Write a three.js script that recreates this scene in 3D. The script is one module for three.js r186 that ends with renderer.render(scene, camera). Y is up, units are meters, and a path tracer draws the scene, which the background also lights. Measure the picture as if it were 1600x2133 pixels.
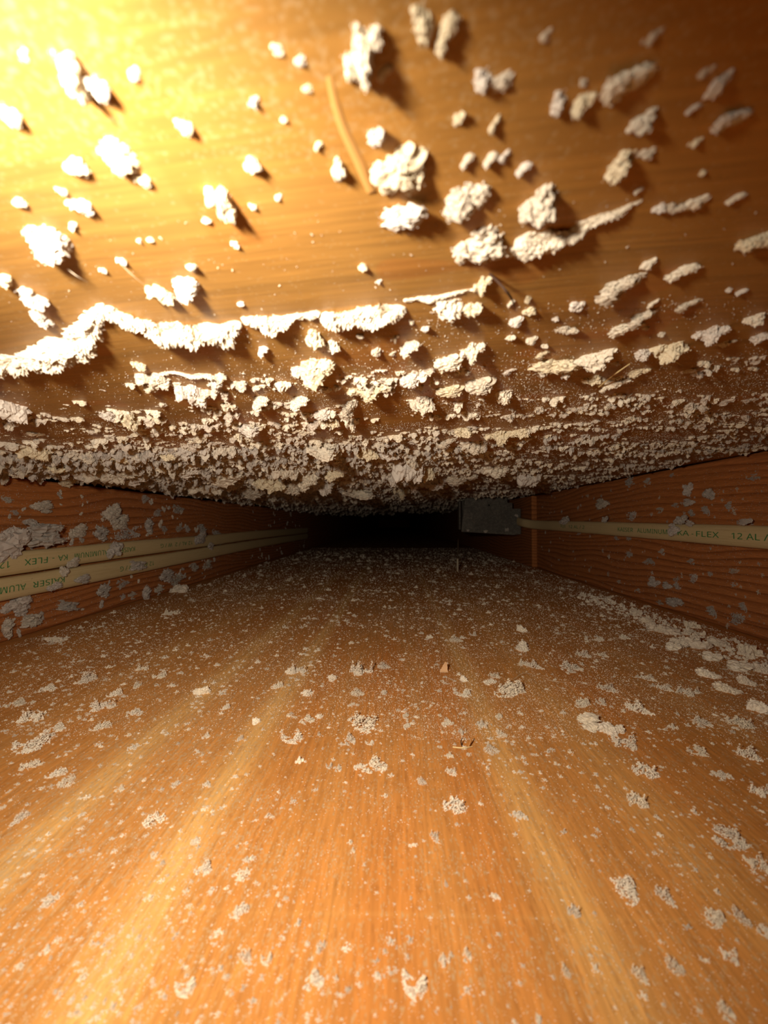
import * as THREE from 'three';
import { mergeGeometries } from 'three/addons/utils/BufferGeometryUtils.js';
import { RoundedBoxGeometry } from 'three/addons/geometries/RoundedBoxGeometry.js';

// ------------------------------------------------------------------ camera, light, exposure
const EYE = 0.0578;                                   // height of the lens above the lower board (metres)
const scene = new THREE.Scene();
scene.background = new THREE.Color(0x000000);         // an enclosed cavity: no sky anywhere
const camera = new THREE.PerspectiveCamera(99.994, 1600 / 2133, 0.002, 10);
camera.position.set(0, EYE, 0);
camera.lookAt(-0.024574, EYE + 0.02403, -1);
camera.focus = 0.17;
camera.userData.fStop = 28;                           // small phone lens: aperture of under a millimetre
const FLASH = [-0.026, EYE + 0.0155, 0.0015];
const flashLight = new THREE.SpotLight(0xfff1de, 0.096, 0, 1.22, 1.0, 2);
flashLight.position.set(FLASH[0], FLASH[1], FLASH[2] - 0.0012);
flashLight.target.position.set(FLASH[0] - 0.0, FLASH[1] - 0.25, -1);
flashLight.castShadow = true;
flashLight.shadow.radius = 0.18;
flashLight.shadow.mapSize.set(2048, 2048);
flashLight.shadow.camera.near = 0.002; flashLight.shadow.camera.far = 4;
scene.add(flashLight, flashLight.target);
const renderer = new THREE.WebGLRenderer({ antialias: true });
renderer.toneMapping = THREE.LinearToneMapping;
renderer.toneMappingExposure = 1.0;
renderer.shadowMap.enabled = true;

// ------------------------------------------------------------------ helpers
function rng(seed) { return () => { seed = (seed + 0x6d2b79f5) | 0; let t = Math.imul(seed ^ (seed >>> 15), 1 | seed); t = (t + Math.imul(t ^ (t >>> 7), 61 | t)) ^ t; return ((t ^ (t >>> 14)) >>> 0) / 4294967296; }; }
const clamp = (x, a = 0, b = 1) => Math.min(b, Math.max(a, x));
const smooth = (a, b, x) => { const t = clamp((x - a) / (b - a)); return t * t * (3 - 2 * t); };
const mix = (a, b, t) => a + (b - a) * t;
const mix3 = (a, b, t) => [mix(a[0], b[0], t), mix(a[1], b[1], t), mix(a[2], b[2], t)];
const TAB = new Float32Array(65536); { const r = rng(7); for (let i = 0; i < 65536; i++) TAB[i] = r(); }
const hash3 = (x, y, z) => TAB[(Math.imul(x, 73856093) ^ Math.imul(y, 19349663) ^ Math.imul(z, 83492791)) & 65535];
function noise2(x, y) {
  const i = Math.floor(x), j = Math.floor(y); let a = x - i, b = y - j; a = a * a * (3 - 2 * a); b = b * b * (3 - 2 * b);
  return mix(mix(hash3(i, j, 0), hash3(i + 1, j, 0), a), mix(hash3(i, j + 1, 0), hash3(i + 1, j + 1, 0), a), b);
}
function noise3(x, y, z) {
  const i = Math.floor(x), j = Math.floor(y), k = Math.floor(z); let a = x - i, b = y - j, c = z - k;
  a = a * a * (3 - 2 * a); b = b * b * (3 - 2 * b); c = c * c * (3 - 2 * c);
  const f = (kk) => mix(mix(hash3(i, j, kk), hash3(i + 1, j, kk), a), mix(hash3(i, j + 1, kk), hash3(i + 1, j + 1, kk), a), b);
  return mix(f(k), f(k + 1), c);
}
const fbm2 = (x, y) => 0.55 * noise2(x, y) + 0.28 * noise2(x * 2.1 + 9, y * 2.1 + 4) + 0.17 * noise2(x * 4.3 + 2, y * 4.3 + 7);
const used = {};
function numbered(name) { const n = used[name] = (used[name] ?? -1) + 1; return n ? name + '_' + String(n).padStart(3, '0') : name; }
function place(o, name, parent = scene) { o.name = parent === scene ? numbered(name) : name; o.traverse((m) => { if (m.isMesh) { m.castShadow = true; m.receiveShadow = true; } }); parent.add(o); return o; }
function tag(o, label, category, group) { o.userData.label = label; o.userData.category = category; if (group) o.userData.group = group; return o; }
function part(name, geometry, material, parent, label) { const m = place(new THREE.Mesh(geometry, material), name, parent); if (label) m.userData.label = label; return m; }
function texture(w, h, paint, srgb = true) {
  const data = new Uint8Array(w * h * 4);
  for (let j = 0; j < h; j++) for (let i = 0; i < w; i++) {
    const c = paint((i + 0.5) / w, (j + 0.5) / h), o = (j * w + i) * 4;
    data[o] = clamp(c[0], 0, 255); data[o + 1] = clamp(c[1], 0, 255); data[o + 2] = clamp(c[2], 0, 255); data[o + 3] = 255;
  }
  const t = new THREE.DataTexture(data, w, h, THREE.RGBAFormat);
  t.wrapS = t.wrapT = THREE.RepeatWrapping; t.magFilter = THREE.LinearFilter; t.minFilter = THREE.LinearMipmapLinearFilter; t.generateMipmaps = true;
  if (srgb) t.colorSpace = THREE.SRGBColorSpace;
  t.needsUpdate = true; return t;
}
function mapUV(g, f) { const p = g.attributes.position, uv = new Float32Array(p.count * 2); for (let i = 0; i < p.count; i++) { const c = f(p.getX(i), p.getY(i), p.getZ(i)); uv[2 * i] = c[0]; uv[2 * i + 1] = c[1]; } g.setAttribute('uv', new THREE.BufferAttribute(uv, 2)); return g; }

// ------------------------------------------------------------------ the cavity: two boards and two joists
const WL = 0.188, WR = 0.180;                         // inner faces of the joists
const NEAR = 0.05, FAR = -5;
const ceilY = (x, z) => EYE + 0.0302 + 0.03 * x + 0.0009 * (noise2(x * 26 + 3, z * 26) - 0.5) + 0.0003 * (noise2(x * 90, z * 90) - 0.5);

// lower board: orange veneer, grain running into the cavity, paler sapwood bands
const floorPaint = (u, v) => {
  const x = (u - 0.5) * 0.4, z = v * 0.8;              // metres; z = depth
  const wob = 0.004 * (fbm2(z * 9, 3.3) - 0.5);
  let c = mix3([188, 126, 62], [210, 150, 82], fbm2(x * 34 + 5, z * 5));
  c = mix3(c, [196, 124, 58], smooth(0.45, 0.75, fbm2(x * 60 + 31, z * 7 + 3)) * 0.6);
  const band = (x0, w) => Math.exp(-(((x - x0 + wob * 1.2) / w) ** 2));
  const pale = Math.min(1, band(-0.0365, 0.0042) + 0.9 * band(-0.064, 0.005) + 0.75 * band(0.0275, 0.004) + 0.4 * band(0.052, 0.006) + 0.4 * band(-0.1, 0.007) + 0.35 * band(0.098, 0.008));
  c = mix3(c, [226, 180, 110], pale * 0.9 * (0.7 + 0.3 * noise2(x * 700, z * 14)));
  const dark = smooth(0.075, 0.03, z) * (band(-0.0262, 0.0011) + 0.7 * band(-0.0222, 0.0008) + 0.45 * band(0.0215, 0.0006) + 0.4 * band(0.0245, 0.0005)) * (0.5 + 0.5 * noise2(x * 2000, z * 40));
  c = mix3(c, [128, 98, 52], clamp(dark) * 0.6);
  const fine = noise2(x * 1700, z * 90) - 0.5, fine2 = noise2(x * 3600 + 40, z * 260) - 0.5;
  const k = 1 + 0.1 * fine + 0.12 * fine2;
  c = [c[0] * k, c[1] * k, c[2] * k];
  if (noise2(x * 3600 + 11, z * 620 + 5) > 0.8) c = mix3(c, [140, 88, 42], 0.22);
  const line = Math.exp(-(((z - 0.0645 - 0.0004 * noise2(x * 60, 2)) / 0.0004) ** 2)) * 0.16;   // pale pressed line across the board
  c = mix3(c, [222, 180, 116], line);
  const patch = smooth(0.42, 0.72, fbm2(x * 18 + 7, z * 11 + 2));                               // clinging powder, grain by grain
  if (noise2(x * 4800, z * 2500) > 0.80 - 0.16 * patch) c = mix3(c, [190, 172, 146], 0.55);
  return c;
};
// upper board: browner veneer, grain running across
const ceilPaint = (u, v) => {
  const x = (u - 0.5) * 0.4, z = v * 0.4;
  const zz = z + 0.05 * x + 0.006 * Math.sin(x * 14 + 1) + 0.004 * (fbm2(x * 12, z * 12) - 0.5);
  let c = mix3([146, 106, 52], [172, 129, 66], 0.6 * fbm2(x * 7 + 2, zz * 45) + 0.4 * fbm2(x * 60, z * 60 + 4));
  c = mix3(c, [170, 118, 52], smooth(0.5, 0.8, fbm2(x * 22 + 8, zz * 30 + 5)) * 0.7);
  const fine = noise2(x * 70, zz * 1800) - 0.5, fine2 = noise2(x * 240, zz * 3600) - 0.5;
  let k = 1 + 0.1 * fine + 0.08 * fine2;
  k *= 1 - 0.05 * smooth(0.62, 0.8, noise2(x * 9 + 40, zz * 320));
  c = [c[0] * k, c[1] * k, c[2] * k];
  c = mix3(c, [176, 92, 34], smooth(0.76, 0.84, noise2(x * 120 + 3, z * 140 + 9)) * 0.2);       // small rusty spots
  const patch = smooth(0.4, 0.7, fbm2(x * 14 + 1, zz * 40 + 6));
  if (noise2(x * 4600, z * 4600) > 0.9 - 0.2 * patch) c = mix3(c, [184, 166, 142], 0.35);
  return c;
};
const joistPaint = (u, v) => {
  const z = u * 0.8, y = v * 0.1;
  const q = y * 230 + 6 * fbm2(z * 5, y * 14) + 1.2 * noise2(z * 12 + 4, y * 50), f = q - Math.floor(q);
  let c = mix3([182, 116, 66], [158, 97, 52], smooth(0.25, 0.85, f) * (1 - smooth(0.9, 1, f)));
  c = mix3(c, [110, 62, 30], Math.exp(-(((f - 0.84) / 0.09) ** 2)) * 0.6 * noise2(q, z * 20));
  c = mix3(c, [186, 116, 58], smooth(0.5, 0.8, fbm2(z * 5 + 9, y * 40)) * 0.45);
  const k = 1 + 0.18 * (noise2(z * 260, y * 5200) - 0.5) + 0.12 * (noise2(z * 900, y * 9000) - 0.5);
  return [c[0] * k, c[1] * k, c[2] * k];
};
const floorTex = texture(2048, 2048, floorPaint), ceilTex = texture(2048, 2048, ceilPaint), joistTex = texture(2048, 1024, joistPaint);
const poreTex = texture(1024, 1024, (u, v) => { const a = 255 * clamp(0.6 + 0.4 * (noise2(u * 400, v * 60) - 0.5) - 0.5 * smooth(0.72, 0.9, noise2(u * 700 + 5, v * 90))); return [a, a, a]; }, false);
const floorMat = new THREE.MeshPhysicalMaterial({ map: floorTex, roughness: 0.7, bumpMap: floorTex, bumpScale: 0.00025, specularIntensity: 0.35 });
const ceilMat = new THREE.MeshPhysicalMaterial({ map: ceilTex, roughness: 0.5, bumpMap: ceilTex, bumpScale: 0.0002, specularIntensity: 0.6 });
const joistMat = new THREE.MeshPhysicalMaterial({ map: joistTex, roughness: 0.75, bumpMap: joistTex, bumpScale: 0.0006, specularIntensity: 0.4 });

{
  const g = new RoundedBoxGeometry(0.5, 0.012, NEAR - FAR, 2, 0.0008);
  g.translate(0, -0.006, (NEAR + FAR) / 2);
  mapUV(g, (x, y, z) => [x / 0.4 + 0.5, -z / 0.8]);
  const m = place(new THREE.Mesh(g, floorMat), 'floor'); m.userData.kind = 'structure'; m.userData.label = 'orange wood veneer board under the cavity, sprinkled with dust';
}
{
  // dense sheet in front, coarser behind; closed on top with thickness
  const zs = []; for (let z = NEAR; z > -0.4; z -= 0.0035) zs.push(z); for (let z = -0.4; z > FAR; z -= 0.05) zs.push(z); zs.push(FAR);
  const nx = 150, X0 = -0.25, X1 = 0.25, pos = [], idx = [];
  for (const top of [0, 1]) for (const z of zs) for (let i = 0; i <= nx; i++) { const x = X0 + (X1 - X0) * i / nx; pos.push(x, ceilY(x, z) + (top ? 0.012 : 0), z); }
  const row = nx + 1, half = zs.length * row;
  for (let j = 0; j < zs.length - 1; j++) for (let i = 0; i < nx; i++) { const a = j * row + i, b = a + 1, c = a + row, d = c + 1; idx.push(a, b, c, b, d, c, half + a, half + c, half + b, half + b, half + c, half + d); }
  for (let i = 0; i < nx; i++) { const a = i, b = i + 1, e = (zs.length - 1) * row + i, f = e + 1; idx.push(a, half + a, b, b, half + a, half + b, e, f, half + e, f, half + f, half + e); }
  for (let j = 0; j < zs.length - 1; j++) { const a = j * row, b = a + row, e = a + nx, f = b + nx; idx.push(a, b, half + a, b, half + b, half + a, e, half + e, f, f, half + e, half + f); }
  const g = new THREE.BufferGeometry(); g.setAttribute('position', new THREE.Float32BufferAttribute(pos, 3)); g.setIndex(idx); g.computeVertexNormals();
  mapUV(g, (x, y, z) => [x / 0.4 + 0.5, -z / 0.4]);
  const m = place(new THREE.Mesh(g, ceilMat), 'ceiling'); m.userData.kind = 'structure'; m.userData.label = 'brown wood veneer board over the cavity, hung with dust';
}
function timber(w, h, l, cx, cy, cz, off) { const g = new RoundedBoxGeometry(w, h, l, 3, 0.0018); g.translate(cx, cy, cz); return mapUV(g, (x, y, z) => [-z / 0.8 + off + x * 2, y / 0.1 + off * 1.7]); }
tag(place(new THREE.Mesh(timber(0.038, 0.0802, NEAR - FAR, -WL - 0.019, 0.0402, (NEAR + FAR) / 2, 0.13), joistMat), 'timber_joist'), 'orange-brown timber joist carrying two cream cables, one above the other', 'joist');
tag(place(new THREE.Mesh(timber(0.038, 0.0925, 0.6, WR + 0.019, 0.0464, NEAR - 0.3, 0.55), joistMat), 'timber_joist'), 'orange-brown timber joist carrying a single cream cable with green print', 'joist');
tag(place(new THREE.Mesh(timber(0.038, 0.0918, -0.551 - FAR, WR + 0.0135, 0.0461, (-0.551 + FAR) / 2, 0.31), joistMat), 'timber_joist'), 'dark timber joist length butted on beyond the single-cable joist, behind the junction box', 'joist');
tag(place(new THREE.Mesh(timber(WL + WR - 0.012, 0.0835, 0.038, -0.005, 0.042, FAR + 0.03, 0.7), joistMat), 'timber_blocking'), 'timber blocking closing the unlit end of the cavity', 'blocking');

// ------------------------------------------------------------------ cables
const TEXT_A = -0.46, TEXT_L = 0.29;                    // the printed stretch of cable: from z = -0.46 to -0.17
function cableSkin(words, seed) {
  const W = 2048, Hh = 256, cv = document.createElement('canvas'); cv.width = W; cv.height = Hh; const c = cv.getContext('2d');
  c.fillStyle = '#d3bf8f'; c.fillRect(0, 0, W, Hh);
  const r = rng(seed);
  for (let i = 0; i < 500; i++) { c.fillStyle = ['rgba(190,165,112,0.20)', 'rgba(226,212,170,0.22)', 'rgba(150,120,76,0.16)'][i % 3]; c.fillRect(r() * W, r() * Hh, 20 + r() * 180, 1 + r() * 3); }
  for (let i = 0; i < 130; i++) { c.fillStyle = 'rgba(110,80,48,0.5)'; c.fillRect(r() * W, r() * Hh, 1 + r() * 3, 1 + r() * 2); }
  c.fillStyle = '#2f7a45'; c.textBaseline = 'middle'; c.font = '52px sans-serif';
  for (const [t, z0, z1, dy, hh] of words) {
    const x0 = (z0 - TEXT_A) / TEXT_L * W, x1 = (z1 - TEXT_A) / TEXT_L * W, w = c.measureText(t).width;
    c.save(); c.translate(x0, Hh / 2 + (dy || 0)); c.scale((x1 - x0) / w, hh || 0.95); c.fillText(t, 0, 0); c.restore();
  }
  c.globalAlpha = 0.5; c.fillStyle = '#d3bf8f';
  for (let i = 0; i < 260; i++) c.fillRect(r() * W, Hh * 0.4 + r() * Hh * 0.2, 1 + r() * 5, 1 + r() * 2);
  const t = new THREE.CanvasTexture(cv); t.colorSpace = THREE.SRGBColorSpace; t.wrapS = t.wrapT = THREE.ClampToEdgeWrapping; t.magFilter = THREE.LinearFilter; t.anisotropy = 8; return t;
}
function cable(points, side, words, seed) {             // flat oval sheath swept along its run; side = -1 on the first joist, +1 on the other
  const curve = new THREE.CatmullRomCurve3(points.map((p) => new THREE.Vector3(...p)), false, 'centripetal');
  const n = 220, m = 28, a = 0.0030, b = 0.0055, pos = [], uv = [], idx = [];
  for (let i = 0; i <= n; i++) {
    const P = curve.getPoint(i / n), T = curve.getTangent(i / n), N = new THREE.Vector3(0, 1, 0).cross(T).normalize();
    for (let j = 0; j <= m; j++) {
      const th = j / m * 2 * Math.PI, cx = Math.cos(th), sy = Math.sin(th);
      const ex = Math.sign(cx) * Math.abs(cx) ** 0.8 * a, ey = Math.sign(sy) * Math.abs(sy) ** 0.75 * b;
      const lump = 1 + 0.05 * (noise2(P.z * 60 + seed, 1) - 0.5);
      pos.push(P.x + N.x * ex, P.y + ey * lump, P.z + N.z * ex);
      const inward = -side * (N.x * ex) > 0 ? 1 : -1;
      const up = clamp(ey / b * 0.5, -0.5, 0.5) * 0.5;  // v follows height on the face towards the cavity
      uv.push((P.z - TEXT_A) / TEXT_L, inward > 0 ? 0.5 + side * up : (side * up > 0 ? 0.98 : 0.02));
    }
  }
  for (let i = 0; i < n; i++) for (let j = 0; j < m; j++) { const p = i * (m + 1) + j, q = p + m + 1; idx.push(p, p + 1, q, p + 1, q + 1, q); }
  const g = new THREE.BufferGeometry(); g.setAttribute('position', new THREE.Float32BufferAttribute(pos, 3)); g.setAttribute('uv', new THREE.Float32BufferAttribute(uv, 2)); g.setIndex(idx); g.computeVertexNormals();
  return new THREE.Mesh(g, new THREE.MeshPhysicalMaterial({ map: cableSkin(words, seed), roughness: 0.48, specularIntensity: 0.5 }));
}
const xl = -WL + 0.0031, xr = WR - 0.0031;
tag(place(cable([[xl, 0.0375, 0.045], [xl, 0.0375, -0.1], [xl, 0.0380, -0.198], [xl, 0.0392, -0.29], [xl, 0.0397, -0.42], [xl, 0.0408, -0.52], [xl, 0.0412, -0.62], [xl, 0.041, -0.9]], -1,
  [['KAISER', -0.2979, -0.278], ['ALUMINUM', -0.2690, -0.2400], ['KA', -0.2358, -0.2285], ['-', -0.2262, -0.2243], ['FLEX', -0.2222, -0.2074], ['12 AL / 2', -0.2000, -0.178], ['12 AL / 2', -0.384, -0.352], ['W / G', -0.348, -0.33]], 3), 'electric_cable'), 'upper of the two cream flat cables, its green print upside down', 'cable');
tag(place(cable([[xl, 0.0256, 0.045], [xl, 0.0256, -0.1], [xl, 0.0262, -0.198], [xl, 0.0268, -0.29], [xl, 0.0274, -0.36], [xl + 0.0006, 0.0280, -0.43], [xl + 0.0006, 0.0287, -0.52], [xl, 0.029, -0.62], [xl, 0.0285, -0.9]], -1,
  [['KAISER', -0.2340, -0.2125], ['ALUMINUM', -0.2085, -0.1800], ['12 AL / 2 W / G', -0.322, -0.281]], 9), 'electric_cable'), 'lower of the two cream flat cables, dust fringe along its underside', 'cable');
tag(place(cable([[xr, 0.0490, 0.045], [xr, 0.0495, -0.1], [xr, 0.0505, -0.2], [xr, 0.0522, -0.326], [xr, 0.0540, -0.47], [xr - 0.0005, 0.0545, -0.52], [xr - 0.004, 0.0552, -0.543], [xr - 0.0095, 0.0570, -0.561], [xr - 0.0105, 0.0588, -0.579]], 1,
  [['KAISER', -0.3401, -0.3179], ['ALUMINUM', -0.3128, -0.2782], ['KA', -0.2695, -0.2585], ['-', -0.2566, -0.2545], ['FLEX', -0.2533, -0.235], ['12 AL / 2', -0.2271, -0.1985], ['12 AL / 2', -0.4351, -0.398], ['FLEX', -0.455, -0.442]], 5), 'electric_cable'), 'single cream flat cable stapled alone along its joist, green print reading upright', 'cable');

// ------------------------------------------------------------------ dusty metal junction box and the nail
{
  const box = new THREE.Group(); box.position.set(0.1312, 0.0455, -0.59); box.scale.set(1.2, 1.08, 1);
  const galv = new THREE.MeshPhysicalMaterial({ map: texture(512, 512, (u, v) => { const k = 70 + 34 * fbm2(u * 5, v * 5) + 18 * noise2(u * 60, v * 60) + (noise2(u * 190, v * 190) > 0.7 ? 22 : 0); return [k * 1.03, k * 0.99, k * 0.9]; }), roughness: 0.8, metalness: 0.15 });
  const shape = new THREE.Shape(); shape.moveTo(-0.033, 0.0); shape.lineTo(0.025, -0.004); shape.lineTo(0.033, -0.003); shape.lineTo(0.033, 0.028); shape.lineTo(0.0235, 0.028); shape.lineTo(0.0235, 0.0355); shape.lineTo(0.018, 0.0355); shape.lineTo(0.018, 0.0415); shape.lineTo(-0.029, 0.0415); shape.closePath();
  const hole = new THREE.Path(); hole.absarc(-0.002, 0.033, 0.0016, 0, 6.2832, true); shape.holes.push(hole);
  const plate = new THREE.ExtrudeGeometry(shape, { depth: 0.002, bevelEnabled: true, bevelSize: 0.0006, bevelThickness: 0.0006, bevelSegments: 2 }); plate.computeVertexNormals();
  mapUV(plate, (x, y) => [x * 9 + 0.5, y * 9 + 0.5]);
  part('cover_plate', plate, galv, box);
  const sheet = (w, h, d, x, y, z) => { const g = new RoundedBoxGeometry(w, h, d, 1, 0.0004); g.translate(x, y, z); return mapUV(g, (px, py, pz) => [px * 9 + pz * 9, py * 9 + pz * 5]); };
  part('box_body', mergeGeometries([sheet(0.0012, 0.038, 0.044, -0.031, 0.0205, -0.0235), sheet(0.0012, 0.038, 0.044, 0.0165, 0.0205, -0.0235), sheet(0.046, 0.0012, 0.044, -0.0073, 0.0395, -0.0235), sheet(0.046, 0.0012, 0.044, -0.0073, 0.0018, -0.0235), sheet(0.046, 0.038, 0.0012, -0.0073, 0.0205, -0.045)]), galv, box, 'folded sheet metal sides behind the cover plate');
  const fl = new RoundedBoxGeometry(0.0016, 0.036, 0.012, 2, 0.0006); fl.translate(-0.0352, 0.02, -0.003); mapUV(fl, (x, y, z) => [z * 20, y * 9]);
  part('side_flange', fl, galv, box);
  const boss = new THREE.TorusGeometry(0.0023, 0.0006, 8, 20); boss.translate(-0.002, 0.033, 0.0027); mapUV(boss, (x, y) => [x * 9, y * 9]);
  part('screw_hole_rim', boss, galv, box);
  const cl = new THREE.LatheGeometry([[0, 0], [0.0042, 0], [0.0048, 0.001], [0.0048, 0.003], [0.004, 0.004], [0.004, 0.007], [0.0034, 0.0075], [0, 0.0075]].map((p) => new THREE.Vector2(...p)), 24); cl.rotateZ(-Math.PI / 2); cl.translate(0.0285, 0.0125, 0.0085); mapUV(cl, (x, y, z) => [x * 20, y * 20 + z * 9]);
  part('cable_clamp', cl, galv, box);
  tag(place(box, 'junction_box'), 'dusty grey metal junction box under the ceiling beside the dark opening', 'junction box');
}
{
  const nail = new THREE.Group(); nail.position.set(0.0740, 0, -0.508);
  const steel = new THREE.MeshStandardMaterial({ color: 0xb3a88f, roughness: 0.5, metalness: 0.2 }), rust = new THREE.MeshStandardMaterial({ color: 0x4a3a28, roughness: 0.85, metalness: 0.2 });
  const sh = new THREE.LatheGeometry([[0.0012, -0.0005], [0.00125, 0.006], [0.0012, 0.0148], [0.0008, 0.0152]].map((p) => new THREE.Vector2(...p)), 14);
  part('shank', sh, steel, nail, 'pale clean lower shank');
  const up = new THREE.LatheGeometry([[0.0008, 0.0148], [0.0007, 0.022], [0.00065, 0.034], [0, 0.039]].map((p) => new THREE.Vector2(...p)), 12); up.rotateZ(-0.02);
  part('point', up, rust, nail, 'dull rusty tip of the nail');
  tag(place(nail, 'nail'), 'thin nail standing point up from the floor before the dark opening', 'nail');
}
{ // the light: a phone flash beside the lens, out of the picture
  const g = new THREE.Group(); g.position.set(...FLASH);
  const ring = new THREE.LatheGeometry([[0.0031, -0.0002], [0.0040, -0.0002], [0.0040, 0.0018], [0, 0.0018], [0, 0.0008]].map((p) => new THREE.Vector2(...p)), 32); ring.rotateX(Math.PI / 2);
  part('flash_housing', ring, new THREE.MeshStandardMaterial({ color: 0x24262a, roughness: 0.5, metalness: 0.5, side: THREE.DoubleSide }), g);
  const lens = new THREE.CylinderGeometry(0.003, 0.003, 0.0005, 32); lens.rotateX(Math.PI / 2); lens.translate(0, 0, 0.0004);
  part('flash_lens', lens, new THREE.MeshStandardMaterial({ color: 0xfff4e0, emissive: 0xfff1de, emissiveIntensity: 2 }), g, 'glowing white lens');
  tag(place(g, 'camera_flash'), 'small round white camera flash that lights the cavity from its open end', 'flash');
}

// ------------------------------------------------------------------ dust: shapes
const q = (v) => Math.round(v * 4096);
function roughBall(detail, seed, f) {                   // a ball pushed in and out into lobes and crumbs
  const g = new THREE.IcosahedronGeometry(1, detail); g.deleteAttribute('uv'); g.deleteAttribute('normal');
  const p = g.attributes.position;
  for (let i = 0; i < p.count; i++) {
    const x = p.getX(i), y = p.getY(i), z = p.getZ(i), r = f(x, y, z, hash3(q(x) + seed * 77, q(y), q(z)));
    p.setXYZ(i, x * r, y * r, z * r);
  }
  return g;
}
function bristles(base, count, seed, len, rad) {         // short stiff fibres rooted inside the lobes
  const r = rng(seed), p = base.attributes.position, out = [base], v = new THREE.Vector3(), d = new THREE.Vector3(), up = new THREE.Vector3(0, 1, 0);
  for (let i = 0; i < count; i++) {
    const k = Math.floor(r() * p.count); v.set(p.getX(k), p.getY(k), p.getZ(k)); d.copy(v).normalize().add(new THREE.Vector3(r() - 0.5, r() - 0.3, r() - 0.5).multiplyScalar(1.3)).normalize();
    const L = len * (0.5 + r()), c = new THREE.ConeGeometry(rad * (0.6 + 0.8 * r()), L, 3, 1, true).toNonIndexed(); c.deleteAttribute('uv'); c.deleteAttribute('normal');
    c.translate(0, L * 0.28, 0); c.applyQuaternion(new THREE.Quaternion().setFromUnitVectors(up, d)); c.translate(v.x * 0.94, v.y * 0.94, v.z * 0.94);
    out.push(c);
  }
  return mergeGeometries(out);
}
function settle(g) {                                      // flatten the underside, normalise to half-extent 1 and height 1 above y = 0
  const p = g.attributes.position; for (let i = 0; i < p.count; i++) if (p.getY(i) < 0) p.setY(i, p.getY(i) * 0.12);
  g.computeBoundingBox(); const b = g.boundingBox, sx = 2 / (b.max.x - b.min.x), sz = 2 / (b.max.z - b.min.z), sy = 1 / b.max.y;
  g.translate(-(b.max.x + b.min.x) / 2, 0, -(b.max.z + b.min.z) / 2); g.scale(sx, sy, sz); g.computeVertexNormals(); return g;
}
// a crumbly clump: rough lobes that grew one on another
function aggregate(seed, n, detail, rMin, rMax, reach, nb, bl, br) {
  const r = rng(seed * 101 + 7), lobes = [[0, 0, 0, rMax]];
  while (lobes.length < n) {
    const k = lobes[Math.floor(r() * lobes.length)], th = r() * 6.283, cy = r() * 1.5 - 0.5, s = Math.sqrt(Math.max(0, 1 - Math.min(1, cy) ** 2)), R = mix(rMin, rMax, r() ** 1.6), d = (k[3] + R) * 0.68;
    const p = [k[0] + Math.cos(th) * s * d, k[1] + cy * d * 0.9, k[2] + Math.sin(th) * s * d, R];
    if (p[0] ** 2 + p[2] ** 2 < reach ** 2 && p[1] > -0.2 && p[1] < reach) lobes.push(p);
  }
  const balls = lobes.map(([x, y, z, R], i) => roughBall(detail, seed + i, (a, b, c, h) => {
    const e = noise3(a * 2.2 + i * 7 + seed, b * 2.2, c * 2.2), f = noise3(a * 6 + i, b * 6 + seed, c * 6);
    return R * (0.55 + 0.7 * e + 0.35 * (f - 0.5) + 0.42 * h * h);
  }).translate(x, y, z));
  return settle(bristles(mergeGeometries(balls), nb, seed * 13 + 1, bl, br));
}
const GRAIN = [0, 1, 2, 3].map((k) => { const g = new THREE.OctahedronGeometry(1, 0), r = rng(k + 50), p = g.attributes.position; g.deleteAttribute('uv'); g.deleteAttribute('normal'); for (let i = 0; i < p.count; i++) { const h = hash3(q(p.getX(i)) + k * 9, q(p.getY(i)), q(p.getZ(i))); p.setXYZ(i, p.getX(i) * (0.6 + 0.8 * h), p.getY(i) * (0.5 + 0.7 * h), p.getZ(i) * (0.8 + h)); } g.rotateX(r() * 6); g.rotateY(r() * 6); return g; });
function grain(r, x, y, z, R) { const g = GRAIN[Math.floor(r() * 4)].clone(); g.scale(R, R, R); g.rotateY(r() * 6.283); g.rotateX(r() * 3); g.translate(x, y, z); return g; }
// a felted clump: crumbly lobes overgrown with loose grains and short fibres
function felt(seed, lobes, detail, rMin, rMax, grains, size, nb, bl, br) {
  const core = aggregate(seed, lobes, detail, rMin, rMax, 1, 0, 0.1, 0.02), p = core.attributes.position, r = rng(seed * 31), out = []; core.deleteAttribute('normal');
  for (let i = 0; i < grains; i++) {
    const k = Math.floor(r() * p.count), s = 0.98 + 0.16 * r() ** 2, x = p.getX(k), y = p.getY(k), z = p.getZ(k);
    if (y < 0) continue; out.push(grain(r, x * s, y * s, z * s, size * (0.5 + r() ** 2)));
  }
  return settle(bristles(mergeGeometries([core, ...out]), nb, seed * 23, bl, br));
}
// a lacy shred: grains matted over an irregular, broken footprint
function lacy(seed, grains, size, nb, bl, br) {
  const r = rng(seed * 211 + 3), out = []; let tries = 0;
  while (out.length < grains && tries++ < grains * 40) {
    const th = r() * 6.283, R = Math.sqrt(r()), x = R * Math.cos(th), z = R * Math.sin(th);
    const m = 0.6 * noise2(x * 1.7 + seed * 3.1, z * 1.7) + 0.4 * noise2(x * 4.6 + seed, z * 4.6 + 3) - 0.3 * R * R;
    if (m < 0.34) continue;
    const top = Math.min(1, (m - 0.34) * 3.4) * (0.25 + 1.1 * noise2(x * 4 + seed * 2, z * 4 + 9));
    out.push(grain(r, x, r() ** 0.7 * top * 0.8, z, size * (0.55 + 0.9 * r() ** 2)));
  }
  return settle(bristles(mergeGeometries(out), nb, seed * 19 + 5, bl, br));
}
const CLUMPS = [], FLUFFS = [], FELTS = [];
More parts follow.
